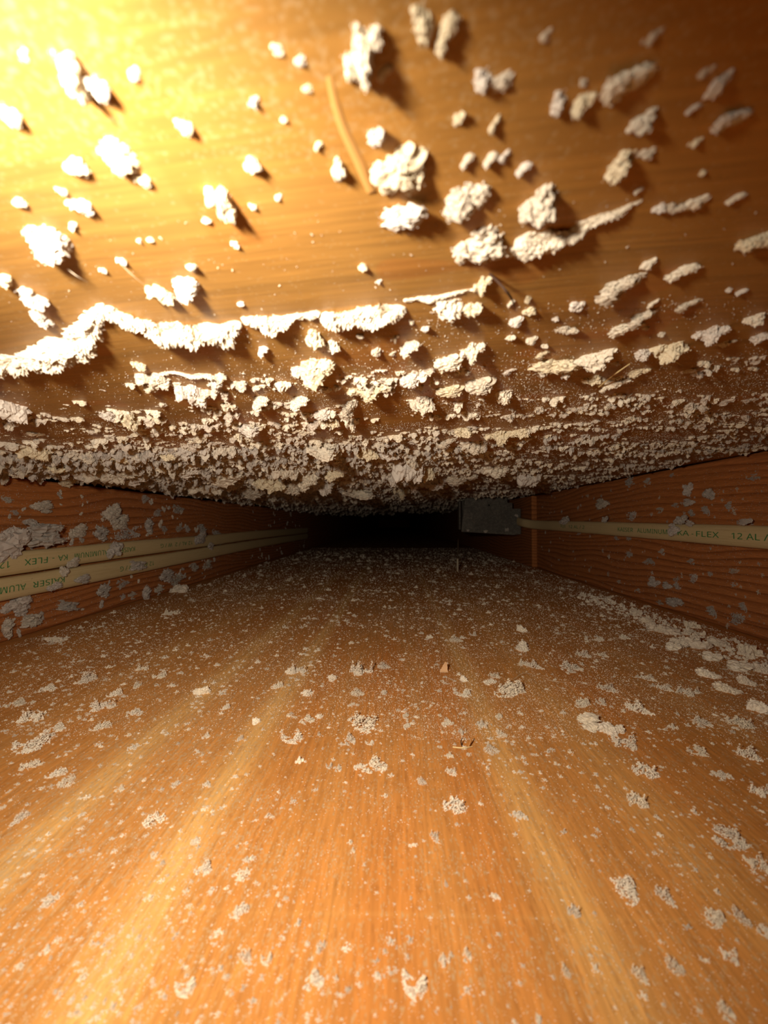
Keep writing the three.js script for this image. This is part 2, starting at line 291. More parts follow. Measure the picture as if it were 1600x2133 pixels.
for (let s = 1; s <= 9; s++) { CLUMPS.push(felt(s, 22, 3, 0.12, 0.38, 420, 0.05, 190, 0.14, 0.016)); FLUFFS.push(lacy(s + 20, 620, 0.05, 170, 0.16, 0.016)); FELTS.push(felt(s + 60, 20, 2, 0.08, 0.24, 520, 0.055, 260, 0.17, 0.015)); }
const tuftA = felt(41, 12, 2, 0.09, 0.28, 240, 0.065, 90, 0.2, 0.018), tuftB = felt(47, 14, 2, 0.09, 0.28, 260, 0.06, 110, 0.2, 0.018), fluffA = lacy(52, 90, 0.11, 34, 0.3, 0.028);
const speckShape = (() => { const r = rng(5), out = []; for (let i = 0; i < 4; i++) { const g = new THREE.OctahedronGeometry(0.55 - 0.06 * i, 0); g.deleteAttribute('uv'); g.deleteAttribute('normal'); g.scale(1, 0.5 + 0.5 * r(), 0.5 + 0.9 * r()); g.rotateX(r() * 6); g.rotateY(r() * 6); g.translate(i * 0.42 - 0.6, (r() - 0.5) * 0.6, (r() - 0.5) * 0.7); out.push(g); } const g = mergeGeometries(out); g.computeVertexNormals(); return g; })();
const dustTone = (hex) => new THREE.MeshStandardMaterial({ color: hex, roughness: 0.95 });
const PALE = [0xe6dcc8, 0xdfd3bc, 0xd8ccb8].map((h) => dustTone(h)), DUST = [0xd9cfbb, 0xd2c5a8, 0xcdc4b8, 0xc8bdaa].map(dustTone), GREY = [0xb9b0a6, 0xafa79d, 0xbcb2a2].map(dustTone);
const specksMat = dustTone(0xd0c4b0), whiteDust = DUST[0];

// ------------------------------------------------------------------ dust: every clump that can be told apart
const pick = rng(99);
function dust(name, kind, size, yaw, note, position, toWorld, material) {
  const set = { f: FLUFFS, c: CLUMPS, t: FELTS }[kind], m = new THREE.Mesh(set[Math.floor(pick() * set.length)], material);
  m.scale.set(...size);
  m.quaternion.copy(toWorld).multiply(new THREE.Quaternion().setFromAxisAngle(new THREE.Vector3(0, 1, 0), yaw));
  m.position.set(...position);
  place(m, name);
  const [label, group] = note.split(' | ');
  return tag(m, label, 'dust', group);
}
const turnTo = (x, y, z) => new THREE.Quaternion().setFromUnitVectors(new THREE.Vector3(0, 1, 0), new THREE.Vector3(x, y, z).normalize());
const HANG = new THREE.Quaternion().setFromAxisAngle(new THREE.Vector3(0, 0, 1), Math.PI), STAND = new THREE.Quaternion();
const dustOf = (set) => set[Math.floor(pick() * set.length)];
// all figures in millimetres: x, z, half width, height, half length; then turn, kind, label
const onCeiling = [
  [-21.3, -27.1, 1.1, 1.5, 1.7, 0, 'c', 'tall overexposed white dust clump on the brightest patch of the ceiling'],
  [-20.1, -28, 0.8, 1, 0.8, 0, 'c', 'dust clump with a brown shaded side tucked against the tall overexposed clump'],
  [-2.1, -26.6, 1.4, 1.9, 1.9, 0, 'c', 'big smooth white dust clump high on the ceiling beside the pale crease'],
  [-0.6, -28, 0.6, 0.5, 0.6, 0, 'c', 'small dust clump tucked behind the big smooth clump beside the crease'],
  [1.7, -25.2, 0.7, 0.9, 1.2, 0.2, 'c', 'thinner of two long parallel dust clumps high on the ceiling'],
  [3.3, -25.9, 0.8, 1, 1.3, 0.1, 'c', 'thicker of two long parallel dust clumps high on the ceiling'],
  [-27.8, -29.6, 0.9, 0.8, 0.9, 0, 'c', 'rounded white dust clump cut by the picture edge on the bright ceiling'],
  [-22.3, -33.4, 1.6, 1, 1.6, 0.5, 'c', 'plump white dust clump with a small crumb trailing from its lower end'],
  [-21.7, -35.8, 0.8, 0.6, 0.8, 0.4, 'c', 'small dust crumb trailing from the plump white clump'],
  [-26.3, -34.2, 1, 0.8, 1, 0, 'c', 'pale dust clump beside the plump white clump and its trailing crumb'],
  [-29.1, -38.5, 1.2, 0.8, 1.2, 0.5, 'c', 'pale dust clump with two tiny crumbs strung beside it'],
  [-15.7, -31.1, 0.7, 0.7, 0.7, 0, 'c', 'lone small dust clump on the orange ceiling beyond the brightest patch'],
  [-11.8, -34.6, 0.8, 1, 0.8, 0, 'c', 'lone oval dust clump with a dark underside on the orange ceiling'],
  [-15.9, -38.5, 1.1, 1.5, 1.9, 0, 'c', 'upright white dust clump with a crisp dark shadow beside it'],
  [-4.7, -35.4, 0.7, 1, 1.3, 0, 'c', 'oval white dust clump just beside the pale ceiling crease'],
  [-1.4, -32.5, 0.8, 1.1, 1.1, 0, 'c', 'soft dust clump on the crease above the largest bright clump'],
  [0.4, -35.7, 2.5, 1.8, 2.5, 0, 'c', 'largest bright dust clump, upper half of the pair on the crease'],
  [0.8, -41, 2.4, 1.7, 2.4, 0, 'c', 'ragged lower half of the largest bright clump pair on the crease'],
  [6.6, -39.7, 2.2, 1.6, 2.2, 0, 'c', 'star-edged cream dust clump beside the largest bright clump pair'],
  [13.8, -40.4, 1.9, 2.6, 2.4, 0, 'c', 'tall cream dust clump rising above the mass of the slanting ridge'],
  [6, -28.7, 0.7, 0.9, 0.8, 0, 'c', 'pale dust clump of a soft touching pair high on the ceiling'],
  [7.4, -29, 0.8, 0.5, 0.8, 0, 'c', 'rounder dust clump of a soft touching pair high on the ceiling'],
  [11.9, -30.7, 0.6, 0.8, 1, 0, 'c', 'slimmer of two upright dust clumps under the dim upper ceiling'],
  [13.7, -30.9, 0.8, 1, 0.9, 0, 'c', 'broader of two upright dust clumps under the dim upper ceiling'],
  [15.9, -29.4, 1.7, 1.1, 1.7, -0.5, 'c', 'long slanting pale dust clump with a dark lower edge'],
  [19, -32.5, 0.9, 1.2, 1.2, -0.3, 'c', 'curved dust clump below the long slanting clump'],
  [19.4, -36.6, 1, 1.3, 1.7, -0.2, 'c', 'upright finger-shaped dust clump above the slanting ridge'],
  [21.1, -35.6, 0.8, 0.5, 0.8, -0.6, 'c', 'thin slanting smear of dust beside the finger-shaped clump'],
  [22.8, -30.1, 0.6, 0.8, 1.1, 0, 'c', 'upright dust clump in the dim corner above the long oval one'],
  [25.7, -32.8, 1.3, 0.9, 1.3, -0.7, 'c', 'long oval dust clump in the dim corner of the ceiling'],
  [21.3, -29.2, 0.5, 0.4, 0.5, 0, 'c', 'small blurred dust crumb above the long oval dust clump | crumbs under the dim upper ceiling'],
  [22.3, -31.9, 0.5, 0.4, 0.5, 0, 'c', 'small blurred dust crumb beside the long oval dust clump | crumbs under the dim upper ceiling'],
  [7.6, -32.1, 0.5, 0.7, 0.8, 0, 'c', 'small blurred dust crumb below the rounder dust clump | crumbs under the dim upper ceiling'],
  [4.8, -31.5, 0.5, 0.6, 0.8, 0, 'c', 'small blurred dust crumb beside the rounder dust clump | crumbs under the dim upper ceiling'],
  [6.1, -35.3, 0.6, 0.7, 0.8, 0, 'c', 'small blurred dust crumb above the star-edged cream dust clump | crumbs under the dim upper ceiling'],
  [8, -35.2, 0.6, 0.9, 0.7, 0, 'c', 'small blurred dust crumb above the broad cream mass | crumbs under the dim upper ceiling'],
  [9.1, -35, 0.6, 0.6, 0.6, 0, 'c', 'small blurred dust crumb above the lumpy dust clump | crumbs under the dim upper ceiling'],
  [11.1, -36.4, 0.7, 0.8, 0.7, 0, 'c', 'small blurred dust crumb above the tall cream dust clump | crumbs under the dim upper ceiling'],
  [16.2, -26.8, 0.6, 0.4, 0.6, 0, 'c', 'small blurred dust crumb above the long slanting pale dust clump | crumbs under the dim upper ceiling'],
  [9.5, -26.3, 0.5, 0.3, 0.5, 0, 'c', 'small blurred dust crumb above the rounder dust clump | crumbs under the dim upper ceiling'],
  [13.1, -29.4, 0.3, 0.3, 0.3, 0, 'c', 'small blurred dust crumb beside the long slanting pale dust clump | crumbs under the dim upper ceiling'],
  [22.7, -39.8, 0.4, 0.5, 0.4, 0, 'c', 'small blurred dust crumb just below the upright finger-shaped dust clump | crumbs under the dim upper ceiling'],
  [27.4, -38.1, 0.4, 0.4, 0.4, 0, 'c', 'small blurred dust crumb just above the square dust clump | crumbs under the dim upper ceiling'],
  [24.4, -34.8, 0.5, 0.5, 0.5, 0, 'c', 'small blurred dust crumb beside the thin slanting smear | crumbs under the dim upper ceiling'],
  [-36.4, -41.4, 0.6, 0.6, 0.6, 0, 'c', 'tiny pale dust crumb just above the bushy white dust clump | crumbs on the clean bright ceiling'],
  [-31.8, -41.2, 0.6, 0.6, 0.6, 0, 'c', 'tiny pale dust crumb just beside the bushy white dust clump | crumbs on the clean bright ceiling'],
  [-23.3, -48.1, 0.7, 0.9, 0.9, 0, 'c', 'tiny pale dust crumb just above the bushy twin-topped dust clump | crumbs on the clean bright ceiling'],
  [-30.7, -46.9, 0.5, 0.6, 0.5, 0, 'c', 'tiny pale dust crumb beside the bushy twin-topped dust clump | crumbs on the clean bright ceiling'],
  [-26.7, -43.5, 0.4, 0.4, 0.4, 0, 'c', 'tiny pale dust crumb below the plump white dust clump | crumbs on the clean bright ceiling'],
  [-25.4, -43.4, 0.4, 0.4, 0.4, 0, 'c', 'tiny pale dust crumb above the forked dust clump | crumbs on the clean bright ceiling'],
  [-23.5, -25.9, 0.5, 0.3, 0.5, 0, 'c', 'tiny pale dust crumb beside the tall overexposed white dust clump | crumbs on the clean bright ceiling'],
  [-10, -29.5, 0.5, 0.5, 0.5, 0, 'c', 'tiny pale dust crumb above the upright white dust clump | crumbs on the clean bright ceiling'],
  [-7.4, -26.3, 0.4, 0.3, 0.4, 0, 'c', 'tiny pale dust crumb among the crumbs on the clean bright ceiling | crumbs on the clean bright ceiling'],
  [-6, -33.2, 0.4, 0.5, 0.4, 0, 'c', 'tiny pale dust crumb just above the oval white dust clump | crumbs on the clean bright ceiling'],
  [-6.1, -27, 0.4, 0.4, 0.4, 0, 'c', 'tiny pale dust crumb beside the lone small dust clump | crumbs on the clean bright ceiling'],
  [-6, -28.8, 0.4, 0.3, 0.4, 0, 'c', 'tiny pale dust crumb beside the big smooth white dust clump | crumbs on the clean bright ceiling'],
  [-8.2, -30.9, 0.3, 0.4, 0.3, 0, 'c', 'tiny pale dust crumb above the lone oval dust clump | crumbs on the clean bright ceiling'],
  [-17.2, -27.3, 0.5, 0.4, 0.5, 0, 'c', 'tiny pale dust crumb above the lone small dust clump | crumbs on the clean bright ceiling'],
  [-18.4, -40.8, 0.5, 0.5, 0.5, 0, 'c', 'tiny pale dust crumb just below the upright white dust clump | crumbs on the clean bright ceiling'],
  [-13.3, -39.3, 0.4, 0.5, 0.4, 0, 'c', 'tiny pale dust crumb just beside the upright white dust clump | crumbs on the clean bright ceiling'],
  [-10.6, -38.3, 0.4, 0.4, 0.4, 0, 'c', 'tiny pale dust crumb below the lone oval dust clump | crumbs on the clean bright ceiling'],
  [-16.9, -44.5, 0.4, 0.5, 0.5, 0, 'c', 'tiny pale dust crumb beside the forked dust clump | crumbs on the clean bright ceiling'],
  [-3.7, -49.2, 0.6, 0.8, 0.7, 0, 'c', 'tiny pale dust crumb above the knobbly white dust clump | crumbs on the clean bright ceiling'],
  [-2, -52.5, 0.5, 0.5, 0.5, 0, 'c', 'tiny pale dust crumb above the smaller knobbly clump | crumbs on the clean bright ceiling'],
  [-20.7, -56.7, 0.5, 0.6, 0.5, 0, 'c', 'tiny pale dust crumb above the small neat dust clump | crumbs on the clean bright ceiling'],
  [-34.3, -37.8, 0.6, 0.6, 0.6, 0, 'c', 'tiny pale dust crumb below the rounded white dust clump | crumbs on the clean bright ceiling'],
  [-29.5, -36.7, 0.5, 0.5, 0.5, 0, 'c', 'tiny pale dust crumb beside the plump white dust clump | crumbs on the clean bright ceiling'],
  [-34, -48.6, 0.4, 0.5, 0.4, 0, 'c', 'tiny pale dust crumb beside the crooked dust clump | crumbs on the clean bright ceiling'],
  [-36, -43.1, 2.3, 2.3, 2.3, 0, 'c', 'bushy white dust clump above the joint of the two-cable joist corner, alone on brown ceiling'],
  [-29.9, -53.6, 1.1, 1.5, 1.9, 0.3, 'c', 'forked dust clump just above the white ridge, beside the bushy twin'],
  [-25.8, -51.9, 1.8, 2.3, 1.8, 0, 'c', 'bushy twin-topped dust clump just above the white ridge'],
  [-46.4, -53, 1.6, 2.1, 2.1, 0.4, 'c', 'crooked dust clump in the strand above the curled end of the ridge'],
  [-46, -49.3, 1.1, 1.2, 1.1, 0, 'c', 'first clump of the crooked dust strand at the picture edge'],
  [-49.4, -58.4, 1.2, 1.6, 1.8, 0.4, 'c', 'last clump of the crooked dust strand above the ridge end'],
  [9.3, -46.1, 3.2, 2, 3.2, 0, 'c', 'broad cream mass of dust heading the slanting ridge'],
  [11, -53.9, 1.1, 1.5, 1.9, 0, 'c', 'dangling drop of dust hanging below the broad cream mass'],
  [14.4, -46.9, 2.2, 1.4, 2.2, 0, 'c', 'lumpy dust clump joining the cream mass to the slanting ridge'],
  [27.4, -42.4, 1.1, 0.7, 1.1, -0.4, 'c', 'three-lobed dust clump at the tail of the slanting ridge'],
  [29.3, -41.8, 1.1, 0.7, 1.1, 0, 'c', 'square dust clump in the row past the slanting ridge'],
  [32.9, -41.5, 0.8, 0.6, 0.8, 0, 'c', 'end crumb of the dust row past the slanting ridge'],
  [26.1, -42.2, 0.7, 0.8, 0.7, 0, 'c', 'first crumb of the dust row past the slanting ridge'],
  [7.6, -59.4, 2.3, 2.2, 2.3, 0, 'c', 'blocky white dust clump on the thin ridge beside the drop'],
  [10.8, -59.9, 1.5, 1.9, 2.5, 0, 'c', 'grey-shaded dust clump beside the blocky white one'],
  [40.3, -48.2, 1.8, 1.6, 1.8, -0.6, 'c', 'dust clump cut by the picture edge below the row'],
  [29, -56.1, 2.9, 2.5, 2.9, 0, 'c', 'biggest ragged dust clump of the dim ceiling flank'],
  [30.4, -51.5, 0.8, 1, 1.1, 0, 'c', 'small upright crumb above the biggest ragged clump'],
  [35.8, -53.6, 1.8, 1.2, 1.8, 0, 'c', 'wing-shaped dust clump beside the biggest ragged clump'],
  [36.6, -68.8, 2.6, 1.8, 2.6, -0.6, 'c', 'slanting double dust clump below the biggest ragged clump'],
  [37.2, -65.1, 2, 2, 2, 0, 'c', 'upper lump of the slanting double dust clump'],
  [27.3, -68.5, 1.7, 1.2, 1.7, -0.5, 'c', 'smooth slanting dust clump on bare brown ceiling'],
  [49.1, -77.2, 2.7, 3.2, 2.7, -0.6, 'c', 'jagged cream dust clump with a pale splinter stuck to it'],
  [51.9, -71.2, 2.2, 2.6, 2.2, 0, 'c', 'ragged dust clump further along from the jagged cream clump'],
  [55.7, -66.9, 1.5, 1.8, 1.5, 0, 'c', 'round dust clump near the picture edge above the ragged row'],
  [62.4, -73.3, 1.4, 1.8, 2.3, 0, 'c', 'dust clump cut by the picture edge, below the round one'],
  [47.3, -59, 0.7, 0.8, 0.7, 0, 'c', 'small dust crumb beside the wing-shaped dust clump | crumbs below the slanting ridge'],
  [45.2, -58.4, 0.5, 0.6, 0.5, 0, 'c', 'small dust crumb above the ragged dust clump | crumbs below the slanting ridge'],
  [18.3, -64.5, 1.1, 1.4, 1.1, 0, 'c', 'small dust crumb above the dense dust clump | crumbs below the slanting ridge'],
  [19.5, -61.8, 1.1, 1, 1.1, 0, 'c', 'small dust crumb below the lumpy dust clump | crumbs below the slanting ridge'],
  [18.3, -58.6, 0.5, 0.7, 0.9, 0, 'c', 'small dust crumb below the broad cream mass | crumbs below the slanting ridge'],
  [25.9, -61.1, 1.2, 0.8, 1.2, 0, 'c', 'small dust crumb beside the biggest ragged dust clump | crumbs below the slanting ridge'],
  [42.1, -62.2, 1.7, 1.1, 1.7, 0, 'c', 'small dust crumb just below the wing-shaped dust clump | crumbs below the slanting ridge'],
  [24.3, -64.7, 0.6, 0.7, 0.6, 0, 'c', 'small dust crumb just above the smooth slanting dust clump | crumbs below the slanting ridge'],
  [22.9, -71.7, 1, 1.3, 1, 0, 'c', 'small dust crumb beside the tall grey dust clump | crumbs below the slanting ridge'],
  [19.1, -70.6, 0.8, 1, 1.3, 0, 'c', 'small dust crumb beside the lumpy dust bank | crumbs below the slanting ridge'],
  [26, -74.7, 0.7, 1, 0.8, 0, 'c', 'small dust crumb just beside the smooth slanting dust clump | crumbs below the slanting ridge'],
  [40.4, -69.3, 0.7, 0.7, 0.7, 0, 'c', 'small dust crumb just beside the slanting double dust clump | crumbs below the slanting ridge'],
  [44.4, -71.8, 0.7, 0.8, 0.7, 0, 'c', 'small dust crumb just above the jagged cream dust clump | crumbs below the slanting ridge'],
  [16.2, -59.4, 0.5, 0.7, 0.9, 0, 'c', 'small dust crumb beside the grey-shaded dust clump | crumbs below the slanting ridge'],
  [36.7, -61.3, 0.7, 0.9, 1.2, 0, 'c', 'small dust crumb below the small upright crumb | crumbs below the slanting ridge'],
  [58.2, -76.4, 1.4, 0.9, 1.4, 0, 'c', 'small dust crumb just beside the ragged dust clump | crumbs below the slanting ridge'],
  [30.6, -83.7, 4.3, 2.8, 4.3, 0, 'c', 'lumpy dust bank curving round below the smooth slanting clump'],
  [35.2, -86.4, 1.9, 2.5, 2.1, 0, 'c', 'end lump of the lumpy curving dust bank'],
  [37.7, -80.4, 2.6, 3.4, 4.2, -0.5, 'c', 'tall slanted dust clump with a deep shadow, beside the pale straw'],
  [43.2, -94, 2.3, 1.9, 2.3, 0, 'c', 'low dust clump at the foot of the tall slanted clump'],
  [48.2, -95.7, 3.5, 2.3, 3.5, -0.7, 'c', 'long dust clump lying along the pale straw'],
  [49.1, -100.4, 1.6, 2, 1.6, 0, 'c', 'nub at the lower end of the pale straw'],
  [45.7, -79.4, 1.5, 1.9, 1.7, 0, 'c', 'small dust tuft just beside the jagged cream dust clump | small tufts on the dusty ceiling'],
  [51, -90.4, 2, 1.4, 2, 0, 'c', 'small dust tuft just beside the long dust clump | small tufts on the dusty ceiling'],
  [27, -78.5, 1.4, 1.1, 1.4, 0, 'c', 'small dust tuft just above the lumpy dust bank | small tufts on the dusty ceiling'],
  [23.2, -87.1, 1.4, 0.9, 1.4, 0, 'c', 'small dust tuft just above the golden rounded dust tuft | small tufts on the dusty ceiling'],
  [-12.8, -67.6, 1.7, 2.3, 3, 0, 'c', 'knobbly white dust clump hanging just below the gap in the ridge'],
  [-10.4, -71, 1.4, 1.8, 2.1, 0, 'c', 'smaller knobbly clump paired with the one below the ridge gap'],
  [-14.8, -80.8, 3.8, 4.6, 3.8, 0, 'c', 'bushiest grey dust clump under the ridge gap'],
  [-18.6, -82.3, 1.8, 1.7, 1.8, 0, 'c', 'side tuft of the bushiest grey dust clump'],
  [-22.4, -72.4, 1.2, 1.6, 1.4, 0, 'c', 'small neat dust clump alone below the ridge'],
  [2.7, -72, 1.9, 2.4, 1.9, 0, 'c', 'branching dust clump below the end of the solid ridge'],
  [4.7, -65.9, 0.7, 1, 1.2, 0, 'c', 'small dust tuft just above the branching dust clump | small tufts on the dusty ceiling'],
  [0, -68.9, 0.8, 1, 1.3, 0, 'c', 'small dust tuft above the hooked dust clump | small tufts on the dusty ceiling'],
  [2.5, -63.6, 0.5, 0.6, 0.8, 0, 'c', 'small dust tuft beside the blocky white dust clump | small tufts on the dusty ceiling'],
  [-3.2, -74.2, 0.9, 1.2, 1.6, 0, 'c', 'small dust tuft above the sprawling curved dust clump | small tufts on the dusty ceiling'],
  [-0.3, -75.4, 0.8, 0.6, 0.8, 0, 'c', 'small dust tuft just beside the branching dust clump | small tufts on the dusty ceiling'],
  [-5.5, -67.5, 0.7, 1, 0.8, 0, 'c', 'small dust tuft just beside the smaller knobbly clump | small tufts on the dusty ceiling'],
  [13.4, -74.7, 2.1, 2.8, 3.1, 0, 'c', 'tall grey dust clump beside a lavender film of fine dust'],
  [10.1, -79.5, 2.9, 2.3, 2.9, 0, 'c', 'winged dust clump next to the tall grey clump'],
  [3.3, -88.2, 2.3, 2.8, 2.3, 0, 'c', 'hooked dust clump with a dark notch under the winged clump'],
  [-6.1, -95.5, 4.9, 3.2, 4.9, -0.3, 'c', 'sprawling curved dust clump over a dark hollow'],
  [-11.8, -108.5, 2.9, 3.9, 5, 0, 'c', 'drooping tuft at the tail of the sprawling curved clump'],
  [-22.7, -102, 2.8, 3.4, 2.8, 0, 'c', 'pointed dust tuft beside the drooping tuft'],
  [-19.3, -114.5, 2.5, 2.7, 2.5, 0, 'c', 'small dust tuft just beside the dull dust tuft | small tufts on the dusty ceiling'],
  [7, -107, 3.6, 4.1, 3.6, 0, 'c', 'two-lobed cream dust tuft below the hooked clump'],
  [12.8, -98.6, 3.4, 2.2, 3.4, 0, 'c', 'ragged dust tuft bridging the winged clump and cream tuft'],
  [18.7, -93.5, 3.4, 3.2, 3.4, 0, 'c', 'dense dust clump with a shaded end below the lavender film'],
  [26.5, -103.9, 2.2, 2.9, 3.7, 0, 'c', 'golden rounded dust tuft beside a curled hair'],
  [-44.6, -93, 2.6, 3.5, 4.5, 0, 'c', 'flap-like dust clump with a hard shadow below the white ridge'],
  [-48.3, -84.3, 2.9, 2.3, 2.9, 0, 'c', 'golden dust clump at the start of a thin dust line'],
  [-37.4, -88.5, 1.5, 2, 2.6, 0, 'c', 'narrow hanging dust clump past the flap-like clump'],
  [-47, -77.4, 1.1, 1.5, 1.9, 0, 'c', 'small leaning crumb above the golden clump of the thin dust line'],
  [-71, -111.9, 3, 4, 5.1, 0, 'c', 'golden drooping dust tuft above the two-cable joist'],
  [-75.1, -109.7, 3.1, 2, 3.1, 0, 'c', 'flat dust tuft beside the golden drooping tuft'],
  [-46.3, -111.2, 1.8, 2.3, 2.5, 0, 'c', 'little round dust tuft under the narrow hanging clump'],
  [-43.6, -127.6, 3.5, 4.6, 5.9, 0, 'c', 'leaning golden dust tuft in mid ceiling'],
  [-31.6, -100.7, 2.6, 3.4, 3.1, 0, 'c', 'spread dust tuft above the leaning golden tuft'],
  [-27.9, -161.2, 6.4, 7.6, 6.4, 0, 'c', 'golden fan-shaped dust tuft hanging above the dark opening'],
  [-12.7, -125.6, 2.6, 3.5, 4.5, 0, 'c', 'squared golden dust tuft with a dark slot beside it'],
  [-18.1, -123.8, 2.3, 3, 3.9, 0, 'c', 'dull dust tuft beside the squared golden tuft'],
  [22.3, -142.3, 3, 3.9, 5.1, 0, 'c', 'drooping golden dust tuft before a dark gap'],
  [19.3, -159.9, 3.9, 3.6, 3.9, 0, 'c', 'dust tuft leading to the drooping golden tuft'],
  [-11.5, -179.8, 5.5, 4.5, 5.5, 0, 'c', 'pinkish flat dust tuft above the dark opening'],
  [-2.9, -186.5, 5.7, 3.7, 5.7, 0, 'c', 'matted dust tuft just beside the pinkish flat dust tuft | tufts over the dark opening'],
  [8.6, -203, 4.2, 5.6, 6.7, 0, 'c', 'golden dust tip above the lowest hanging mass'],
  [7.4, -220.9, 9, 11, 9, 0, 'c', 'lowest broad dust mass hanging over the dark opening'],
  [-2.1, -266.2, 7.6, 8.7, 7.6, 0, 'c', 'matted dust tuft just beside the golden dust tip | tufts over the dark opening'],
  [17.2, -244.5, 6.6, 8.8, 9.1, 0, 'c', 'matted dust tuft just beside the lowest broad dust mass | tufts over the dark opening'],
  [12.4, -306.9, 7.6, 10, 12.9, 0, 'c', 'matted dust tuft just below the lowest broad dust mass | tufts over the dark opening'],
  [5.7, -392.7, 8.3, 10.9, 14.1, 0, 'c', 'blunt tip of the lowest dust mass over the dark opening'],
  [-67.7, -286.6, 7.8, 10.3, 11.7, 0, 'c', 'matted dust tuft below the golden fan-shaped dust tuft | tufts over the dark opening'],
  [-51.6, -306.5, 8.3, 10.1, 8.3, 0, 'c', 'matted dust tuft just beside the broad drooping dust mass | tufts over the dark opening'],
  [-50.7, -255, 8.2, 10.8, 14, 0, 'c', 'broad drooping dust mass over the dark opening edge'],
  [-32.5, -377.3, 16.3, 10.5, 16.3, 0, 'c', 'matted dust tuft below the pinkish flat dust tuft | tufts over the dark opening'],
  [-78.3, -265.2, 11.5, 10.1, 11.5, 0, 'c', 'matted dust tuft below the leaning golden dust tuft | tufts over the dark opening'],
  [-32.2, -235, 7.2, 7.5, 7.2, 0, 'c', 'matted dust tuft below the dull dust tuft | tufts over the dark opening'],
  [-56, -219, 6.7, 6.9, 6.7, 0, 'c', 'matted dust tuft beside the golden fan-shaped dust tuft | tufts over the dark opening'],
  [-95.7, -240.5, 11.9, 7.6, 11.9, 0, 'c', 'matted dust tuft below the little round dust tuft | tufts over the dark opening'],
  [-114, -346.4, 12.8, 9.2, 12.8, 0, 'c', 'matted dust tuft below the pointed dust tuft | tufts over the dark opening'],
  [27.3, -313.3, 11.6, 8.3, 11.6, 0, 'c', 'matted dust tuft just below the golden dust tip | tufts over the dark opening'],
  [44.6, -289.6, 10.7, 7, 10.7, 0, 'c', 'matted dust tuft below the two-lobed cream dust tuft | tufts over the dark opening'],
  [58.7, -253.3, 9.4, 6.5, 9.4, 0, 'c', 'matted dust tuft just below the pale golden dust bank | tufts over the dark opening'],
  [91.5, -296.3, 9.1, 8.9, 9.1, 0, 'c', 'dust tuft hanging beside the junction box above the single-cable joist'],
  [36.8, -151.3, 5.6, 4.7, 5.6, 0, 'c', 'pale golden dust bank in mid ceiling toward the single-cable joist'],
  [43.2, -147.4, 3.6, 3.2, 3.6, 0, 'c', 'small dust tuft just beside the pale golden dust bank | small tufts on the dusty ceiling'],
  [30.9, -170, 6.3, 4.7, 6.3, 0, 'c', 'matted dust tuft just below the drooping golden dust tuft | tufts over the dark opening'],
  [-101.1, -211.7, 8.6, 5.5, 8.6, 0, 'c', 'matted grey tuft just beside the golden dust flake | crust tufts over the two-cable joist'],
  [-88.7, -163.8, 4.6, 4.2, 4.6, 0, 'c', 'golden dust flake overhanging the two-cable joist'],
  [-108.1, -166.1, 5.7, 4, 5.7, 0, 'c', 'pale dust flake overhanging the two-cable joist'],
  [-128.3, -149.1, 3.3, 4.4, 5.6, 0, 'c', 'bright yellow dust flake at the ceiling corner over the two-cable joist'],
  [-119.1, -162.7, 4, 4.3, 4, 0, 'c', 'matted grey tuft just above the widest grey dust slab | crust tufts over the two-cable joist'],
  [-150.2, -202.1, 6.2, 5.9, 6.2, 0, 'c', 'matted grey tuft just beside the widest grey dust slab | crust tufts over the two-cable joist'],
  [-128.3, -203.7, 5.5, 5.6, 5.5, 0, 'c', 'matted grey tuft just below the pale dust flake | crust tufts over the two-cable joist'],
  [-142, -207.3, 8.4, 7.3, 8.4, 0, 'c', 'widest grey dust slab overhanging the top of the two-cable joist'],
  [-180.2, -235.2, 8.7, 5.6, 8.7, 0, 'c', 'matted grey tuft beside the pale dust flake | crust tufts over the two-cable joist'],
  [-139.6, -231.1, 10, 6.5, 10, 0, 'c', 'matted grey tuft below the golden drooping dust tuft | crust tufts over the two-cable joist'],
  [-173, -193.3, 7.1, 5, 7.1, 0, 'c', 'matted grey tuft just below the bright yellow dust flake | crust tufts over the two-cable joist'],
  [-145.3, -181.4, 6.7, 5.4, 6.7, 0, 'c', 'matted grey tuft just beside the bright yellow dust flake | crust tufts over the two-cable joist'],
  [-108.3, -194, 6, 4.6, 6, 0, 'c', 'matted grey tuft just below the golden dust flake | crust tufts over the two-cable joist'],
  [-131.1, -295.8, 10.9, 7.8, 10.9, 0, 'c', 'matted grey tuft below the flap-like dust clump | crust tufts over the two-cable joist'],
  [-91.7, -98.5, 3.1, 4.2, 5.4, 0, 'c', 'lavender-white dust flap with a hard shadow at the picture edge'],
  [-105.3, -113.7, 2.1, 2.7, 2.1, 0, 'c', 'dust crumb below the lavender-white flap at the picture edge'],
];
for (const [x, z, a, b, c, yaw, kind, note] of onCeiling) dust('dust_clump', kind, [a / 1000, b / 1000, c / 1000], yaw, note, [x / 1000, ceilY(x / 1000, z / 1000) + 0.0001, z / 1000], HANG, dustOf(DUST));
